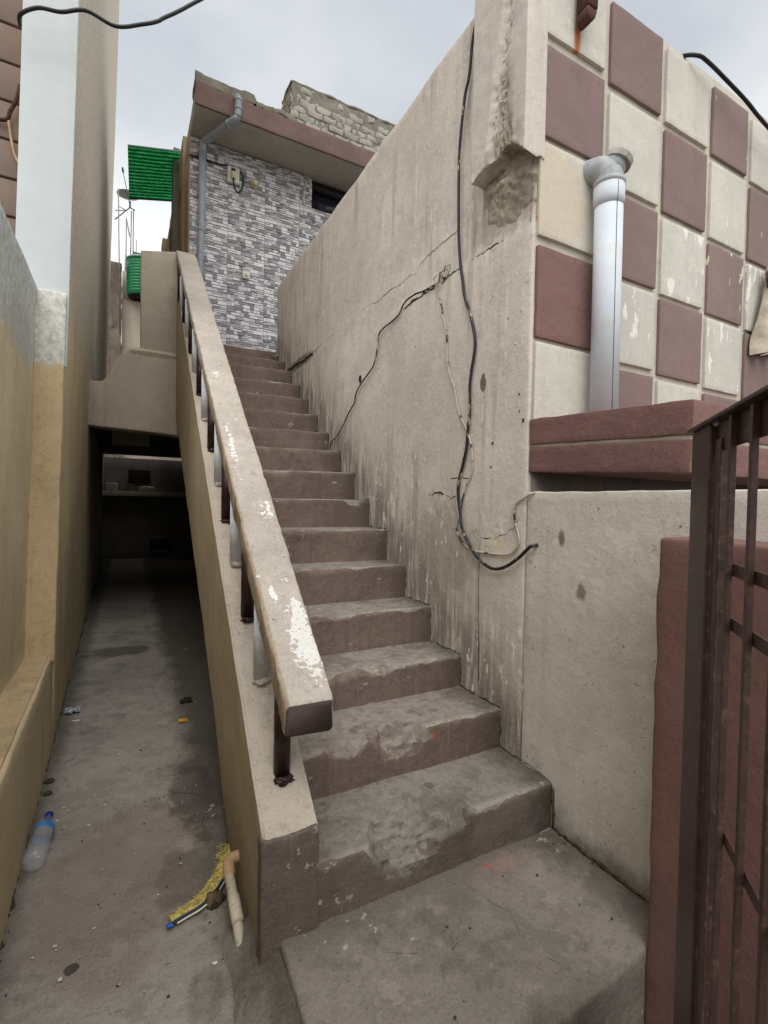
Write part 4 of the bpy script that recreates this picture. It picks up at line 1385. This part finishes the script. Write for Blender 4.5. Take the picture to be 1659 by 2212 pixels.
# iron spout above it with its rust run
isp = thing('iron_spout', 'rusted flat iron spout high on the first cream block', 'spout', (1.60, 1.40, 3.17))
link('plate', bevel(box((1.575, 1.34, 3.17), (1.632, 1.405, 3.55)), 0.006, 1), M_iron, isp)
link('tip', bevel(extrude_poly([(1.575, 3.1695), (1.632, 3.1695), (1.620, 3.135), (1.598, 3.115), (1.578, 3.135)], 1.345, 1.40), 0.003, 1), M_iron, isp)

# cloth bundle tied on the wall at the right
cl = thing('hanging_cloth', 'faded cloth knotted in a bundle on the chequered wall at the right edge', 'cloth', (3.2, 1.37, 2.0))


def cloth_mesh():
    v, f = [], []
    nu, nv = 40, 24
    for j in range(nv + 1):
        s = j / nv
        for i in range(nu + 1):
            u = i / nu * 2 - 1
            spread = 0.03 + 0.13 * s ** 0.6
            x = 3.13 + u * spread + 0.01 * noise.noise(Vector((s * 3, u * 3, 0)))
            y = 1.372 - 0.028 * math.sin(u * 9 + s * 0.8) * (0.4 + 0.6 * s) - 0.02 * noise.noise(Vector((u * 4, s * 2, 5)))
            z = 2.46 - 0.40 * s + 0.02 * u * s
            v.append((x, y, z))
    for j in range(nv):
        for i in range(nu):
            a = j * (nu + 1) + i
            f.append((a, a + 1, a + nu + 2, a + nu + 1))
    return mesh('m', v, f)


link('drape', cloth_mesh(), M_cloth, cl)
link('knot', join([tube([(3.13 + 0.05 * math.cos(a * 1.7 + k), 1.36 - 0.02 * math.sin(a + k), 2.47 + 0.05 * math.sin(a * 1.3 + k * 2)) for a in [q * 0.5 for q in range(13)]], 0.016, 8, 3) for k in range(4)]), M_cloth, cl)
link('knot_lining', lump((3.11, 1.365, 2.47), (0.05, 0.025, 0.05), 0.5, 4, 3, 3), M_clothp, cl)

# ------------------------------------------------------------------ cables
XC = XW - 0.022
MAIN = [(1.80, 3.52), (1.82, 3.412), (1.842, 3.336), (1.857, 3.212), (1.887, 3.138), (1.909, 3.015), (1.924, 2.877), (1.922, 2.752), (1.917, 2.583), (1.911, 2.473), (1.893, 2.341), (1.875, 2.268), (1.855, 2.178), (1.812, 2.087), (1.777, 1.988), (1.768, 1.926), (1.778, 1.865), (1.795, 1.794), (1.8, 1.715), (1.797, 1.614), (1.805, 1.563), (1.814, 1.463), (1.838, 1.383), (1.865, 1.31), (1.869, 1.24), (1.853, 1.169), (1.82, 1.088), (1.772, 1.023), (1.708, 0.965), (1.636, 0.931), (1.58, 0.925), (1.517, 0.944), (1.448, 0.986), (1.395, 1.03), (1.375, 1.042)]
o = link('power_cable', tube([(XC - (0.01 if 0.9 < z < 1.1 else 0), y, z) for y, z in MAIN] + [(XW + 0.02, 1.365, 1.048)], 0.0070, 10, 4), M_cablep)
meta(o, 'thick black power cable hanging down the stair wall in a loop', 'cable')
THIN = [(2.107, 2.330), (2.077, 2.268), (2.056, 2.212), (2.038, 2.149), (2.013, 2.093), (1.999, 2.02), (1.992, 1.936), (1.97, 1.845), (1.935, 1.783), (1.912, 1.723), (1.896, 1.666), (1.872, 1.617), (1.831, 1.563), (1.8, 1.51), (1.778, 1.448), (1.772, 1.375), (1.789, 1.32), (1.82, 1.272), (1.841, 1.219), (1.862, 1.148), (1.881, 1.102), (1.873, 1.06), (1.823, 1.01), (1.745, 0.987), (1.643, 0.986), (1.529, 0.992), (1.484, 1.015), (1.46, 1.052), (1.472, 1.097), (1.488, 1.139), (1.492, 1.185), (1.476, 1.21), (1.437, 1.228), (1.395, 1.247)]
o = link('thin_cable', tube([(XC + 0.004, y, z) for y, z in THIN] + [(XW + 0.02, 1.385, 1.254)], 0.0042, 8, 4), M_cablew)
meta(o, 'thin paint-splashed cable curling beside the black one on the stair wall', 'cable')
o = link('second_cable', tube([(XC - 0.002, y + 0.004, z) for y, z in [(1.80, 1.52), (1.835, 1.40), (1.872, 1.31), (1.878, 1.24), (1.862, 1.16), (1.83, 1.09)]], 0.003, 8, 5), M_cablew)
meta(o, 'short cream cable twisted along the bend of the black cable', 'cable')
BR = [(2.107, 2.333), (2.224, 2.343), (2.320, 2.359), (2.43, 2.353), (2.489, 2.308), (2.594, 2.291), (2.683, 2.287), (2.748, 2.263), (2.765, 2.179), (2.812, 2.09), (2.894, 2.048), (2.999, 2.008), (3.082, 1.953), (3.108, 1.893), (3.206, 1.835), (3.309, 1.757), (3.44, 1.685), (3.51, 1.67), (3.551, 1.625), (3.536, 1.59)]
o = link('branch_cable', tube([(XC + 0.004, y, z) for y, z in BR], 0.0048, 8, 4), M_cablep)
meta(o, 'dark branch cable dropping from the wall joint to the ninth step', 'cable')
random.seed(3)
wt = []
for k in range(7):
    y0 = 2.07 + random.uniform(-0.05, 0.05)
    wt.append(tube([(XC, y0, 2.335), (XC - 0.015, y0 + random.uniform(-0.06, 0.06), 2.335 + random.uniform(-0.05, 0.06)), (XC - 0.008, y0 + random.uniform(-0.1, 0.1), 2.33 + random.uniform(-0.04, 0.05)), (XC + 0.01, y0 + random.uniform(-0.05, 0.05), 2.33)], 0.0016, 6, 5))
o = link('wire_knot', join(wt), M_cablew)
meta(o, 'tangled knot of wires where the branch cable meets the wall joint', 'wires')
o = link('overhead_cable', tube([(-0.47, 2.88, 3.42), (-0.458, 2.82, 3.425), (-0.39, 2.80, 3.47), (-0.30, 2.80, 3.495), (-0.20, 2.80, 3.55), (-0.075, 2.80, 3.535), (0.043, 2.80, 3.60), (0.115, 2.80, 3.65), (0.185, 2.80, 3.72), (0.6, 2.8, 4.1), (1.6, 2.8, 4.7), (3.4, 2.8, 5.6)], 0.0085, 8, 6), M_cable)
meta(o, 'black cable leaving the white column and crossing the sky at upper left', 'cable')
o = link('roof_cable', tube([(2.30, 1.60, 3.40), (2.34, 1.46, 3.39), (2.38, 1.39, 3.365), (2.44, 1.37, 3.345), (2.60, 1.36, 3.31), (2.75, 1.35, 3.27), (2.9, 1.35, 3.235), (3.15, 1.35, 3.20), (3.6, 1.35, 3.2), (4.5, 1.36, 3.4)], 0.009, 8, 5), M_cable)
meta(o, 'dark cable sagging over the top of the chequered wall at right', 'cable')

# ------------------------------------------------------------------ neighbour on the left
LEAN = 0.0225


def lean(p):
    p.x += LEAN * p.z
    return p


def sidex(y):
    return -0.312 - 0.0185 * (y - 1.7)


nb = thing('neighbour_building', 'tall neighbouring building with white front column and ochre alley side', 'building', (-1.2, 6, -0.2))


def alley_side(p):
    # p.x 0 at the face
    y = p.y
    p.x = sidex(y) + p.x + 0.004 * fbm(Vector((y * 1.2, p.z * 1.2, 3)))
    return lean(p)


link('side_wall', rbox((-0.13, 2.955, -0.25), (0.0, 11.55, 12.0), (0.3, 0.12, 0.12), 0.01, 0, fn=alley_side), M_tan, nb)
link('front_column', rbox((-0.548, 2.925, 1.85), (-0.322, 2.953, 12.0), (0.06, 0.05, 0.2), 0.004, 0.0015, fn=lean), M_white, nb)
link('back_wall', rbox((-3.5, 3.36, -0.25), (-0.66, 3.6, 12.0), 0.5, 0.0), M_darkwood, nb)
for k in range(52):       # brown cladding boards with open joints
    z0 = 2.10 + k * 0.205
    if z0 > 11.8:
        break
    link('cladding_board', rbox((-3.4, 3.315, z0 + 0.007), (-0.54 + LEAN * z0 - 0.06, 3.362, z0 + 0.198), (0.4, 0.05, 0.1), 0.004, 0.001), M_brownclad, nb)
bd = thing('boundary_wall', 'low boundary wall in ochre with a whitened top at left', 'wall', (-0.5, 1.0, -0.2))
link('wall', rbox((-0.62, -1.5, -0.55), (-0.455, 2.93, 2.235), (0.06, 0.06, 0.06), 0.01, 0.004, 4, 2, fn=lean), M_bound, bd)


def pil_fn(p):
    return lean(p)


link('pilaster', rbox((-0.46, 2.90, 0.36), (-0.330, 2.96, 2.215), (0.03, 0.03, 0.04), 0.010, 0.004, 7, 6, fn=pil_fn), M_orange, bd)


def led_fn(p):
    y = p.y
    if p.x > -0.40:
        p.x = sidex(y) + (p.x + 0.33)
    if p.z > 0.3:
        p.z += 0.006 * fbm(Vector((p.x * 9, y * 5, 0)))
    return p


link('plinth', rbox((-0.50, -1.5, -0.25), (-0.33, 2.952, 0.385), (0.03, 0.05, 0.05), 0.012, 0.004, 5, 4, fn=led_fn), M_tan, bd)
link('plinth_top', rbox((-0.47, -1.4, 0.378), (-0.344, 2.91, 0.392), (0.025, 0.03, 0.01), 0.004, 0.003, 9, 4, fn=led_fn), M_ledge, bd)
wl = link('wall_wire', tube([(-0.70, 3.30, 3.20), (-0.60, 3.29, 3.21), (-0.575, 3.28, 3.26), (-0.545, 3.27, 3.33), (-0.53, 3.26, 3.40)], 0.010, 8, 5), M_iron)
meta(wl, 'bent brown wire on the brown cladding at the left edge', 'wire')
wl = link('loose_wire', tube([(-0.585, 3.29, 3.21), (-0.57, 3.285, 3.10), (-0.555, 3.28, 3.03), (-0.53, 3.27, 2.98)], 0.007, 8, 5), M_elbow)
meta(wl, 'thin pale wire drooping across the brown cladding boards', 'wire')

# ------------------------------------------------------------------ the gate
gt = thing('steel_gate', 'dark maroon steel gate with square bars standing open at right', 'gate', (0.95, 0.51, 0))
GA = math.radians(47.6)
gd = Vector((math.sin(GA), math.cos(GA), 0))
gn = Vector((math.cos(GA), -math.sin(GA), 0))


def gbox(t0, t1, n0, n1, z0, z1, bv=0.002):
    """box on the gate: t along the leaf (towards the wall), n across it"""
    v = []
    for z in (z0, z1):
        for (t, n) in ((t0, n0), (t1, n0), (t1, n1), (t0, n1)):
            p = Vector((0.95, 0.51, 0)) + gd * t + gn * n
            v.append((p.x, p.y, z))
    me = mesh('m', v, [(0, 3, 2, 1), (4, 5, 6, 7), (0, 1, 5, 4), (1, 2, 6, 5), (2, 3, 7, 6), (3, 0, 4, 7)])
    bm = bmesh.new()
    bm.from_mesh(me)
    bmesh.ops.recalc_face_normals(bm, faces=bm.faces)
    bm.to_mesh(me)
    bm.free()
    return bevel(me, bv, 2)


ZB, ZT = -0.42, 1.352
link('stile', gbox(-0.030, 0.088, -0.006, 0.0, ZB, ZT), M_gate, gt, False)
link('stile_flange', gbox(-0.036, -0.0305, -0.006, 0.034, ZB, ZT - 0.004), M_gate, gt, False)
link('inner_stile', gbox(-0.074, -0.040, 0.0, 0.004, ZB, ZT - 0.03), M_gate, gt, False)
link('top_rail', gbox(-1.0, 0.089, -0.016, 0.036, ZT + 0.0005, ZT + 0.007), M_gate, gt, False)
link('top_rail_web', gbox(-1.0, -0.037, 0.004, 0.010, ZT - 0.05, ZT), M_gate, gt, False)
link('bottom_rail', gbox(-1.0, -0.079, 0.002, 0.010, ZB, ZB + 0.05), M_gate, gt, False)
for zc in (1.104, 1.017, 0.672):
    link('cross_bar', gbox(-1.0, -0.0785, 0.003, 0.007, zc - 0.010, zc + 0.010, 0.001), M_gate, gt, False)
for k in range(10):
    tc_ = -0.139 - 0.089 * k
    link('bar', gbox(tc_ - 0.0055, tc_ + 0.0055, -0.0065, 0.0025, ZB + 0.01, ZT - 0.002, 0.001), M_gate, gt, False)

# ------------------------------------------------------------------ beyond the tiled house
aw = thing('green_awning', 'translucent green corrugated awning jutting from the tiled house', 'awning', (0.6, 8, 6.0))


def awning():
    v, f = [], []
    ny, nx = 170, 10
    for side in (0, 1):
        for j in range(ny + 1):
            s = j / ny
            y = 7.40 + 1.24 * s
            for i in range(nx + 1):
                t_ = i / nx
                x = -0.045 + 0.655 * t_ + 0.02 * s * (1 - t_)
                z = 5.885 + 0.15 * t_ + 0.024 * math.sin(s * 2 * PI * 15) + 0.006 * noise.noise(Vector((x * 5, y * 5, 0))) + side * 0.002
                v.append((x, y, z))
    n = (ny + 1) * (nx + 1)
    for side in (0, 1):
        for j in range(ny):
            for i in range(nx):
                a = side * n + j * (nx + 1) + i
                q = (a, a + 1, a + nx + 2, a + nx + 1)
                f.append(q if side else q[::-1])
    return mesh('m', v, f)


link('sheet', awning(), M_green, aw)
link('edge_strip', tube([(-0.04, 7.40, 5.885), (0.61, 7.40, 6.035)], 0.012, 6, 0), M_tanktop, aw)
link('far_pipe', tube([(-0.02, 8.64, 5.87), (0.61, 8.64, 6.02)], 0.012, 6, 0), M_cable, aw)

rh = thing('rear_house', 'beige rear house wall seen through the gap above the alley', 'house', (0.4, 13.5, 0))
link('wall', rbox((-0.175, 13.20, 0), (2.0, 14.5, 5.93), 0.3, 0.01, 0.004), M_panel, rh)
link('parapet', rbox((-0.175, 13.5, 5.93), (2.0, 13.7, 6.72), 0.3, 0.01, 0.004), M_panel, rh)
mw = link('blackened_wall', rbox((-0.75, 13.0, 0), (-0.178, 13.3, 6.68), (0.08, 0.1, 0.08), 0.02, 0.02, 4), M_moss)
meta(mw, 'mould-blackened wall in the gap beside the ochre building', 'wall')
tk = thing('water_tank', 'ribbed green water tank on the rear house', 'tank', (0.26, 13.12, 5.97))
prof = [(0.0, 0.30), (0.02, 0.335)]
for k in range(11):
    a = 0.06 + 0.068 * k
    prof += [(a, 0.325), (a + 0.018, 0.345), (a + 0.036, 0.345), (a + 0.052, 0.325)]
prof += [(0.83, 0.325), (0.835, 0.36), (0.862, 0.36), (0.865, 0.34)]
link('body', lathe(prof, (0.26, 13.12, 5.99), (0, 0, 1), 32), M_tank, tk)
link('rim', lathe([(0.0, 0.362), (0.02, 0.362)], (0.26, 13.12, 6.838), (0, 0, 1), 32), M_dish, tk)
link('dome', lathe([(0, 0.33), (0.05, 0.30), (0.09, 0.22), (0.12, 0.12), (0.13, 0.02)], (0.26, 13.12, 6.856), (0, 0, 1), 32), M_tanktop, tk)
link('underside', lathe([(0, 0.30), (0.02, 0.31)], (0.26, 13.12, 5.968), (0, 0, 1), 32), M_black, tk)
sg = thing('sign_board', 'white sign board with red letters above the green tank', 'sign', (0.2, 13.66, 6.72))
link('board', box((-0.14, 13.72, 6.6), (0.05, 13.75, 7.20)), M_sign, sg)
link('board', box((0.052, 13.72, 6.6), (0.75, 13.75, 7.30)), M_sign, sg)
link('board_frame', box((0.05, 13.70, 7.30), (0.75, 13.76, 7.325)), M_steel, sg)
cu = bpy.data.curves.new('letters', 'FONT')
cu.body = 'ai'
cu.size = 0.19
cu.extrude = 0.003
tmp = bpy.data.objects.new('letters', cu)
COL.objects.link(tmp)
bpy.context.view_layer.update()
lm = bpy.data.meshes.new_from_object(tmp.evaluated_get(bpy.context.evaluated_depsgraph_get()))
bpy.data.objects.remove(tmp)
lm.transform(Matrix.Translation((0.19, 13.716, 7.07)) @ Matrix.Rotation(PI / 2, 4, 'X'))
lm.materials.clear()
link('lettering', lm, M_red, sg, False)
random.seed(9)
YD = 13.55
POLES = [(-0.20, 5.0, -0.262, 8.37, 'tall thin white pole beside the blackened wall', 13.0), (-0.098, 6.7, -0.094, 8.02, 'short grey pole left of the dish mast', YD), (-0.092, 8.0, -0.02, 7.6, 'slanting brace between the rooftop poles', YD), (0.0, 6.7, 0.012, 8.22, 'grey pole under the dish arm', YD), (0.052, 6.7, 0.058, 8.28, 'rightmost grey pole under the dish arm', YD), (0.127, 6.7, 0.124, 7.55, 'short dark rod standing before the sign board', YD)]
for xa, za, xb, zb, lab, yy in POLES:
    k = 0.0095 if yy == YD else 0.012
    o = link('rooftop_pole', tube([(xa, yy, za), (xb, yy, zb)], 0.012 if 'short dark' not in lab else 0.010, 8, 0), M_steel)
    meta(o, lab, 'pole', 'poles on the roof behind')
ds = thing('satellite_dish', 'grey satellite dish on struts above the gap', 'dish', (-0.06, YD, 8.3))


def dish():
    v, f = [], []
    c = Vector((-0.06, YD, 8.60))
    n = Vector((-0.05, -0.06, 1)).normalized()
    a = Vector((1, 0, 0))
    a = (a - n * a.dot(n)).normalized()
    b = n.cross(a)
    seg, rings = 28, 6
    for off in (0, -0.012):
        for r in range(rings + 1):
            rr = 0.25 * r / rings
            for k in range(seg):
                an = 2 * PI * k / seg
                v.append(c + a * math.cos(an) * rr + b * math.sin(an) * rr * 1.0 + n * (0.9 * rr * rr - 0.056 + off))
    N = (rings + 1) * seg
    for s in (0, 1):
        for r in range(rings):
            for k in range(seg):
                q = (s * N + r * seg + k, s * N + r * seg + (k + 1) % seg, s * N + (r + 1) * seg + (k + 1) % seg, s * N + (r + 1) * seg + k)
                f.append(q if s == 0 else q[::-1])
    return mesh('m', v, f)


link('reflector', dish(), M_dish, ds)
link('arm', tube([(-0.02, YD, 8.34), (-0.10, YD - 0.25, 8.62), (-0.18, YD - 0.30, 8.98)], 0.010, 8, 0), M_steel, ds)
link('receiver', tube([(-0.17, YD - 0.30, 8.93), (-0.185, YD - 0.30, 9.03)], 0.022, 10, 0), M_black, ds)
link('bracket', tube([(-0.02, YD, 8.45), (-0.02, YD, 8.30)], 0.022, 10, 0), M_steel, ds)
link('strut', tube([(-0.02, YD, 8.30), (0.09, YD, 8.26)], 0.014, 8, 0), M_steel, ds)
link('strut', tube([(-0.02, YD, 8.30), (-0.34, YD, 7.92)], 0.014, 8, 0), M_steel, ds)
link('strut', tube([(-0.27, YD, 8.26), (-0.10, YD, 8.20)], 0.010, 8, 0), M_steel, ds)
link('strut', tube([(-0.10, YD, 8.20), (-0.34, YD, 8.14)], 0.010, 8, 0), M_steel, ds)

# ------------------------------------------------------------------ things lying about
bt = thing('water_bottle', 'empty clear plastic bottle with blue label lying by the ochre wall', 'bottle', (-0.27, 2.1, ALLEY))
BA = (-0.278, 1.985, ALLEY + 0.040)
BX = Vector((0.012, 0.285, -0.004))
bprof = [(0.0, 0.018), (0.004, 0.032), (0.02, 0.0365), (0.05, 0.0345), (0.075, 0.0365), (0.10, 0.0345), (0.125, 0.0365), (0.15, 0.034), (0.19, 0.034), (0.215, 0.034), (0.245, 0.022), (0.262, 0.0135), (0.268, 0.0135)]
link('body', lathe(bprof, BA, BX, 24), M_clear, bt)
link('label_band', lathe([(0.158, 0.0344), (0.160, 0.0347), (0.192, 0.0347), (0.194, 0.0344)], BA, BX, 24, cap=False), M_blue, bt)
link('cap', lathe([(0.264, 0.0145), (0.266, 0.0155), (0.285, 0.0155), (0.287, 0.013)], BA, BX, 20), M_bluecap, bt)

fr = thing('frayed_broom_strip', 'frayed yellow straw strip with dark binding beside the pipe', 'straw strip', (0.23, 1.62, ALLEY))
path = catmull([(0.128, 1.556, ALLEY + 0.012), (0.16, 1.566, ALLEY + 0.012), (0.21, 1.580, ALLEY + 0.014), (0.255, 1.612, ALLEY + 0.016), (0.30, 1.672, ALLEY + 0.018), (0.335, 1.745, ALLEY + 0.02), (0.352, 1.80, ALLEY + 0.02)], 8)
random.seed(4)
base_m, thr = [], []
sv, sf = [], []
for i, p in enumerate(path):
    s = i / (len(path) - 1)
    t_ = (path[min(i + 1, len(path) - 1)] - path[max(i - 1, 0)]).normalized()
    nrm = Vector((-t_.y, t_.x, 0))
    wd = 0.026 + 0.014 * math.sin(s * PI) + 0.004 * noise.noise(Vector((s * 20, 0, 0)))
    sv += [p + Vector((0, 0, 0.004)), p + nrm * wd * 0.5 + Vector((0, 0, 0.007)), p + nrm * wd + Vector((0, 0, 0.004)), p + nrm * wd * 0.5 + Vector((0, 0, -0.008))]
for i in range(len(path) - 1):
    for k in range(4):
        sf.append((i * 4 + k, i * 4 + (k + 1) % 4, i * 4 + 4 + (k + 1) % 4, i * 4 + 4 + k))
link('straw_band', mesh('m', sv, sf), M_yellow, fr, False)
for k in range(170):
    s = random.random() ** 0.9
    i = min(len(path) - 2, int(s * (len(path) - 1)))
    p = path[i].lerp(path[i + 1], random.random())
    t_ = (path[i + 1] - path[i]).normalized()
    nrm = Vector((-t_.y, t_.x, 0))
    a0 = p + nrm * random.uniform(0.0, 0.03) + Vector((0, 0, random.uniform(0.004, 0.014)))
    ln = random.uniform(0.008, 0.026)
    d = (nrm * random.uniform(0.6, 1.0) + t_ * random.uniform(-0.5, 0.7)).normalized()
    a1 = a0 + d * ln * (0.5 + s) + Vector((0, 0, random.uniform(-0.008, 0.001)))
    w_ = t_ * 0.0007
    n0 = len(thr)
    thr += [a0 - w_, a0 + w_, a1 + w_, a1 - w_, a0 + Vector((0, 0, 0.001)), a1 + Vector((0, 0, 0.001))]
tfc = []
for q in range(0, len(thr), 6):
    tfc += [(q, q + 1, q + 2, q + 3), (q, q + 4, q + 5, q + 3), (q + 1, q + 2, q + 5, q + 4)]
st = link('straw_fibres', mesh('m', thr, tfc), M_yellow, fr, False)
st['kind'] = 'stuff'
link('binding', tube([p + Vector((0.004, -0.004, 0.002)) for p in path[:36]], 0.006, 8, 0), M_navy, fr)
link('cord', tube([p + Vector((0.008, -0.010, 0.0)) for p in path[2:40]], 0.0028, 6, 0), M_cordw, fr)
link('tie', lump((0.122, 1.550, ALLEY + 0.012), (0.012, 0.008, 0.006), 0.5, 3, 5, 2), M_bluetip, fr)

wp = thing('waste_pipe', 'short cream waste pipe with brown elbow at the foot of the stringer', 'pipe', (0.29, 1.5, ALLEY))
link('elbow', tube([(0.37, 1.60, 0.022), (0.325, 1.600, 0.022), (0.305, 1.592, 0.022), (0.296, 1.575, 0.018), (0.293, 1.545, 0.008)], 0.0185, 14, 5), M_elbow, wp)
link('elbow_lip', lathe([(0, 0.0195), (0.006, 0.0195)], (0.293, 1.549, 0.0095), (0, -1, -0.33), 16), M_elbow, wp)
link('pipe', tube([(0.293, 1.548, 0.009), (0.294, 1.44, -0.035), (0.296, 1.33, -0.10)], 0.0150, 14, 0), M_creampvc, wp)
link('coupling', lathe([(0, 0.0152), (0.003, 0.0178), (0.075, 0.0178), (0.078, 0.0152)], (0.294, 1.487, -0.014), (0.01, -1, -0.36), 16), M_creampvc, wp)

o = link('rubble_clump', lump((0.254, 1.587, ALLEY + 0.015), (0.030, 0.026, 0.022), 0.45, 3.5, 2.2, 3), M_dirt)
meta(o, 'dark lump of mortar beside the yellow straw strip', 'stone')


def crumple(c, rx, ry, amp, seed, n=14):
    v, f = [], []
    for s in (0, 1):
        for j in range(n + 1):
            for i in range(n + 1):
                x, y = (i / n * 2 - 1), (j / n * 2 - 1)
                h = amp * (0.6 + fbm(Vector((x * 2.2 + seed, y * 2.2, seed))))
                edge = 1 + 0.2 * noise.noise(Vector((x * 3, y * 3, seed)))
                v.append((c[0] + x * rx * edge, c[1] + y * ry * edge, c[2] + max(0.001, h) + s * 0.0006))
    N = (n + 1) ** 2
    for s in (0, 1):
        for j in range(n):
            for i in range(n):
                a = s * N + j * (n + 1) + i
                q = (a, a + 1, a + n + 2, a + n + 1)
                f.append(q if s else q[::-1])
    return mesh('m', v, f)


o = link('foil_wrapper', crumple((-0.285, 3.41, ALLEY + 0.004), 0.04, 0.045, 0.012, 2), M_foil)
meta(o, 'crumpled silver wrapper on the alley floor by the ochre wall', 'wrapper')
o = link('gold_wrapper', crumple((0.291, 2.99, ALLEY + 0.004), 0.024, 0.024, 0.006, 8), M_gold)
meta(o, 'small square gold wrapper on the alley floor', 'wrapper')
o = link('dry_leaf', crumple((0.335, 3.27, ALLEY + 0.006), 0.035, 0.035, 0.014, 5, 10), M_leaf)
meta(o, 'dark shrivelled leaf on the alley floor near the stairs', 'leaf')
o = link('cigarette_end', tube([(-0.275, 3.25, ALLEY + 0.006), (-0.235, 3.24, ALLEY + 0.008)], 0.005, 8, 0), M_chip)
meta(o, 'pale cigarette end in front of the silver wrapper', 'litter')
for px, py, r, lab in ((-0.305, 2.60, 0.020, 'larger dark pebble against the ochre plinth'), (-0.298, 2.495, 0.017, 'smaller dark pebble nearer the bottle against the plinth')):
    o = link('pebble', lump((px, py, ALLEY + 0.008), (r, r * 0.8, r * 0.6), 0.3, 2.5, px * 10, 3), M_pebble)
    meta(o, lab, 'pebble')
# flakes of paint and grit, too many and too small to count
random.seed(31)
fv = []
spots = [(-0.134, 3.044), (0.266, 2.893), (0.195, 2.756), (0.0, 2.759), (-0.031, 2.736), (-0.282, 2.816), (-0.21, 2.333), (-0.076, 2.312), (-0.125, 2.19), (-0.151, 1.515), (-0.176, 1.635), (0.034, 1.939), (0.226, 1.376)]
spots += [(random.uniform(-0.3, 0.32), random.uniform(1.0, 4.2)) for _ in range(70)]
for i, (x, y) in enumerate(spots):
    r = random.uniform(0.005, 0.009) if i < 13 else random.uniform(0.0015, 0.006)
    fv.append(lump((x, y, ALLEY + 0.003), (r, r * random.uniform(0.5, 1), 0.0015), 0.9, 3.5, i, 2))
o = link('paint_flakes', join(fv), M_chip)
meta(o, 'pale paint flakes scattered on the alley floor', 'debris', kind='stuff')
fv = []
for i in range(90):
    if i < 72:
        x, y, zf = random.uniform(-0.3, 0.32), random.uniform(1.0, 4.2), ALLEY
    else:
        x, y, zf = random.uniform(0.5, 1.4), random.uniform(0.85, 1.25), 0.001
        if i % 2:
            x = 1.4 - random.random() ** 2 * 0.2
    r = random.uniform(0.0015, 0.005)
    fv.append(lump((x, y, zf + 0.002), (r, r * random.uniform(0.6, 1), r * 0.5), 0.4, 2.5, i, 1))
o = link('dark_grit', join(fv), M_pebble)
meta(o, 'dark grit scattered on the alley floor and platform', 'debris', kind='stuff')
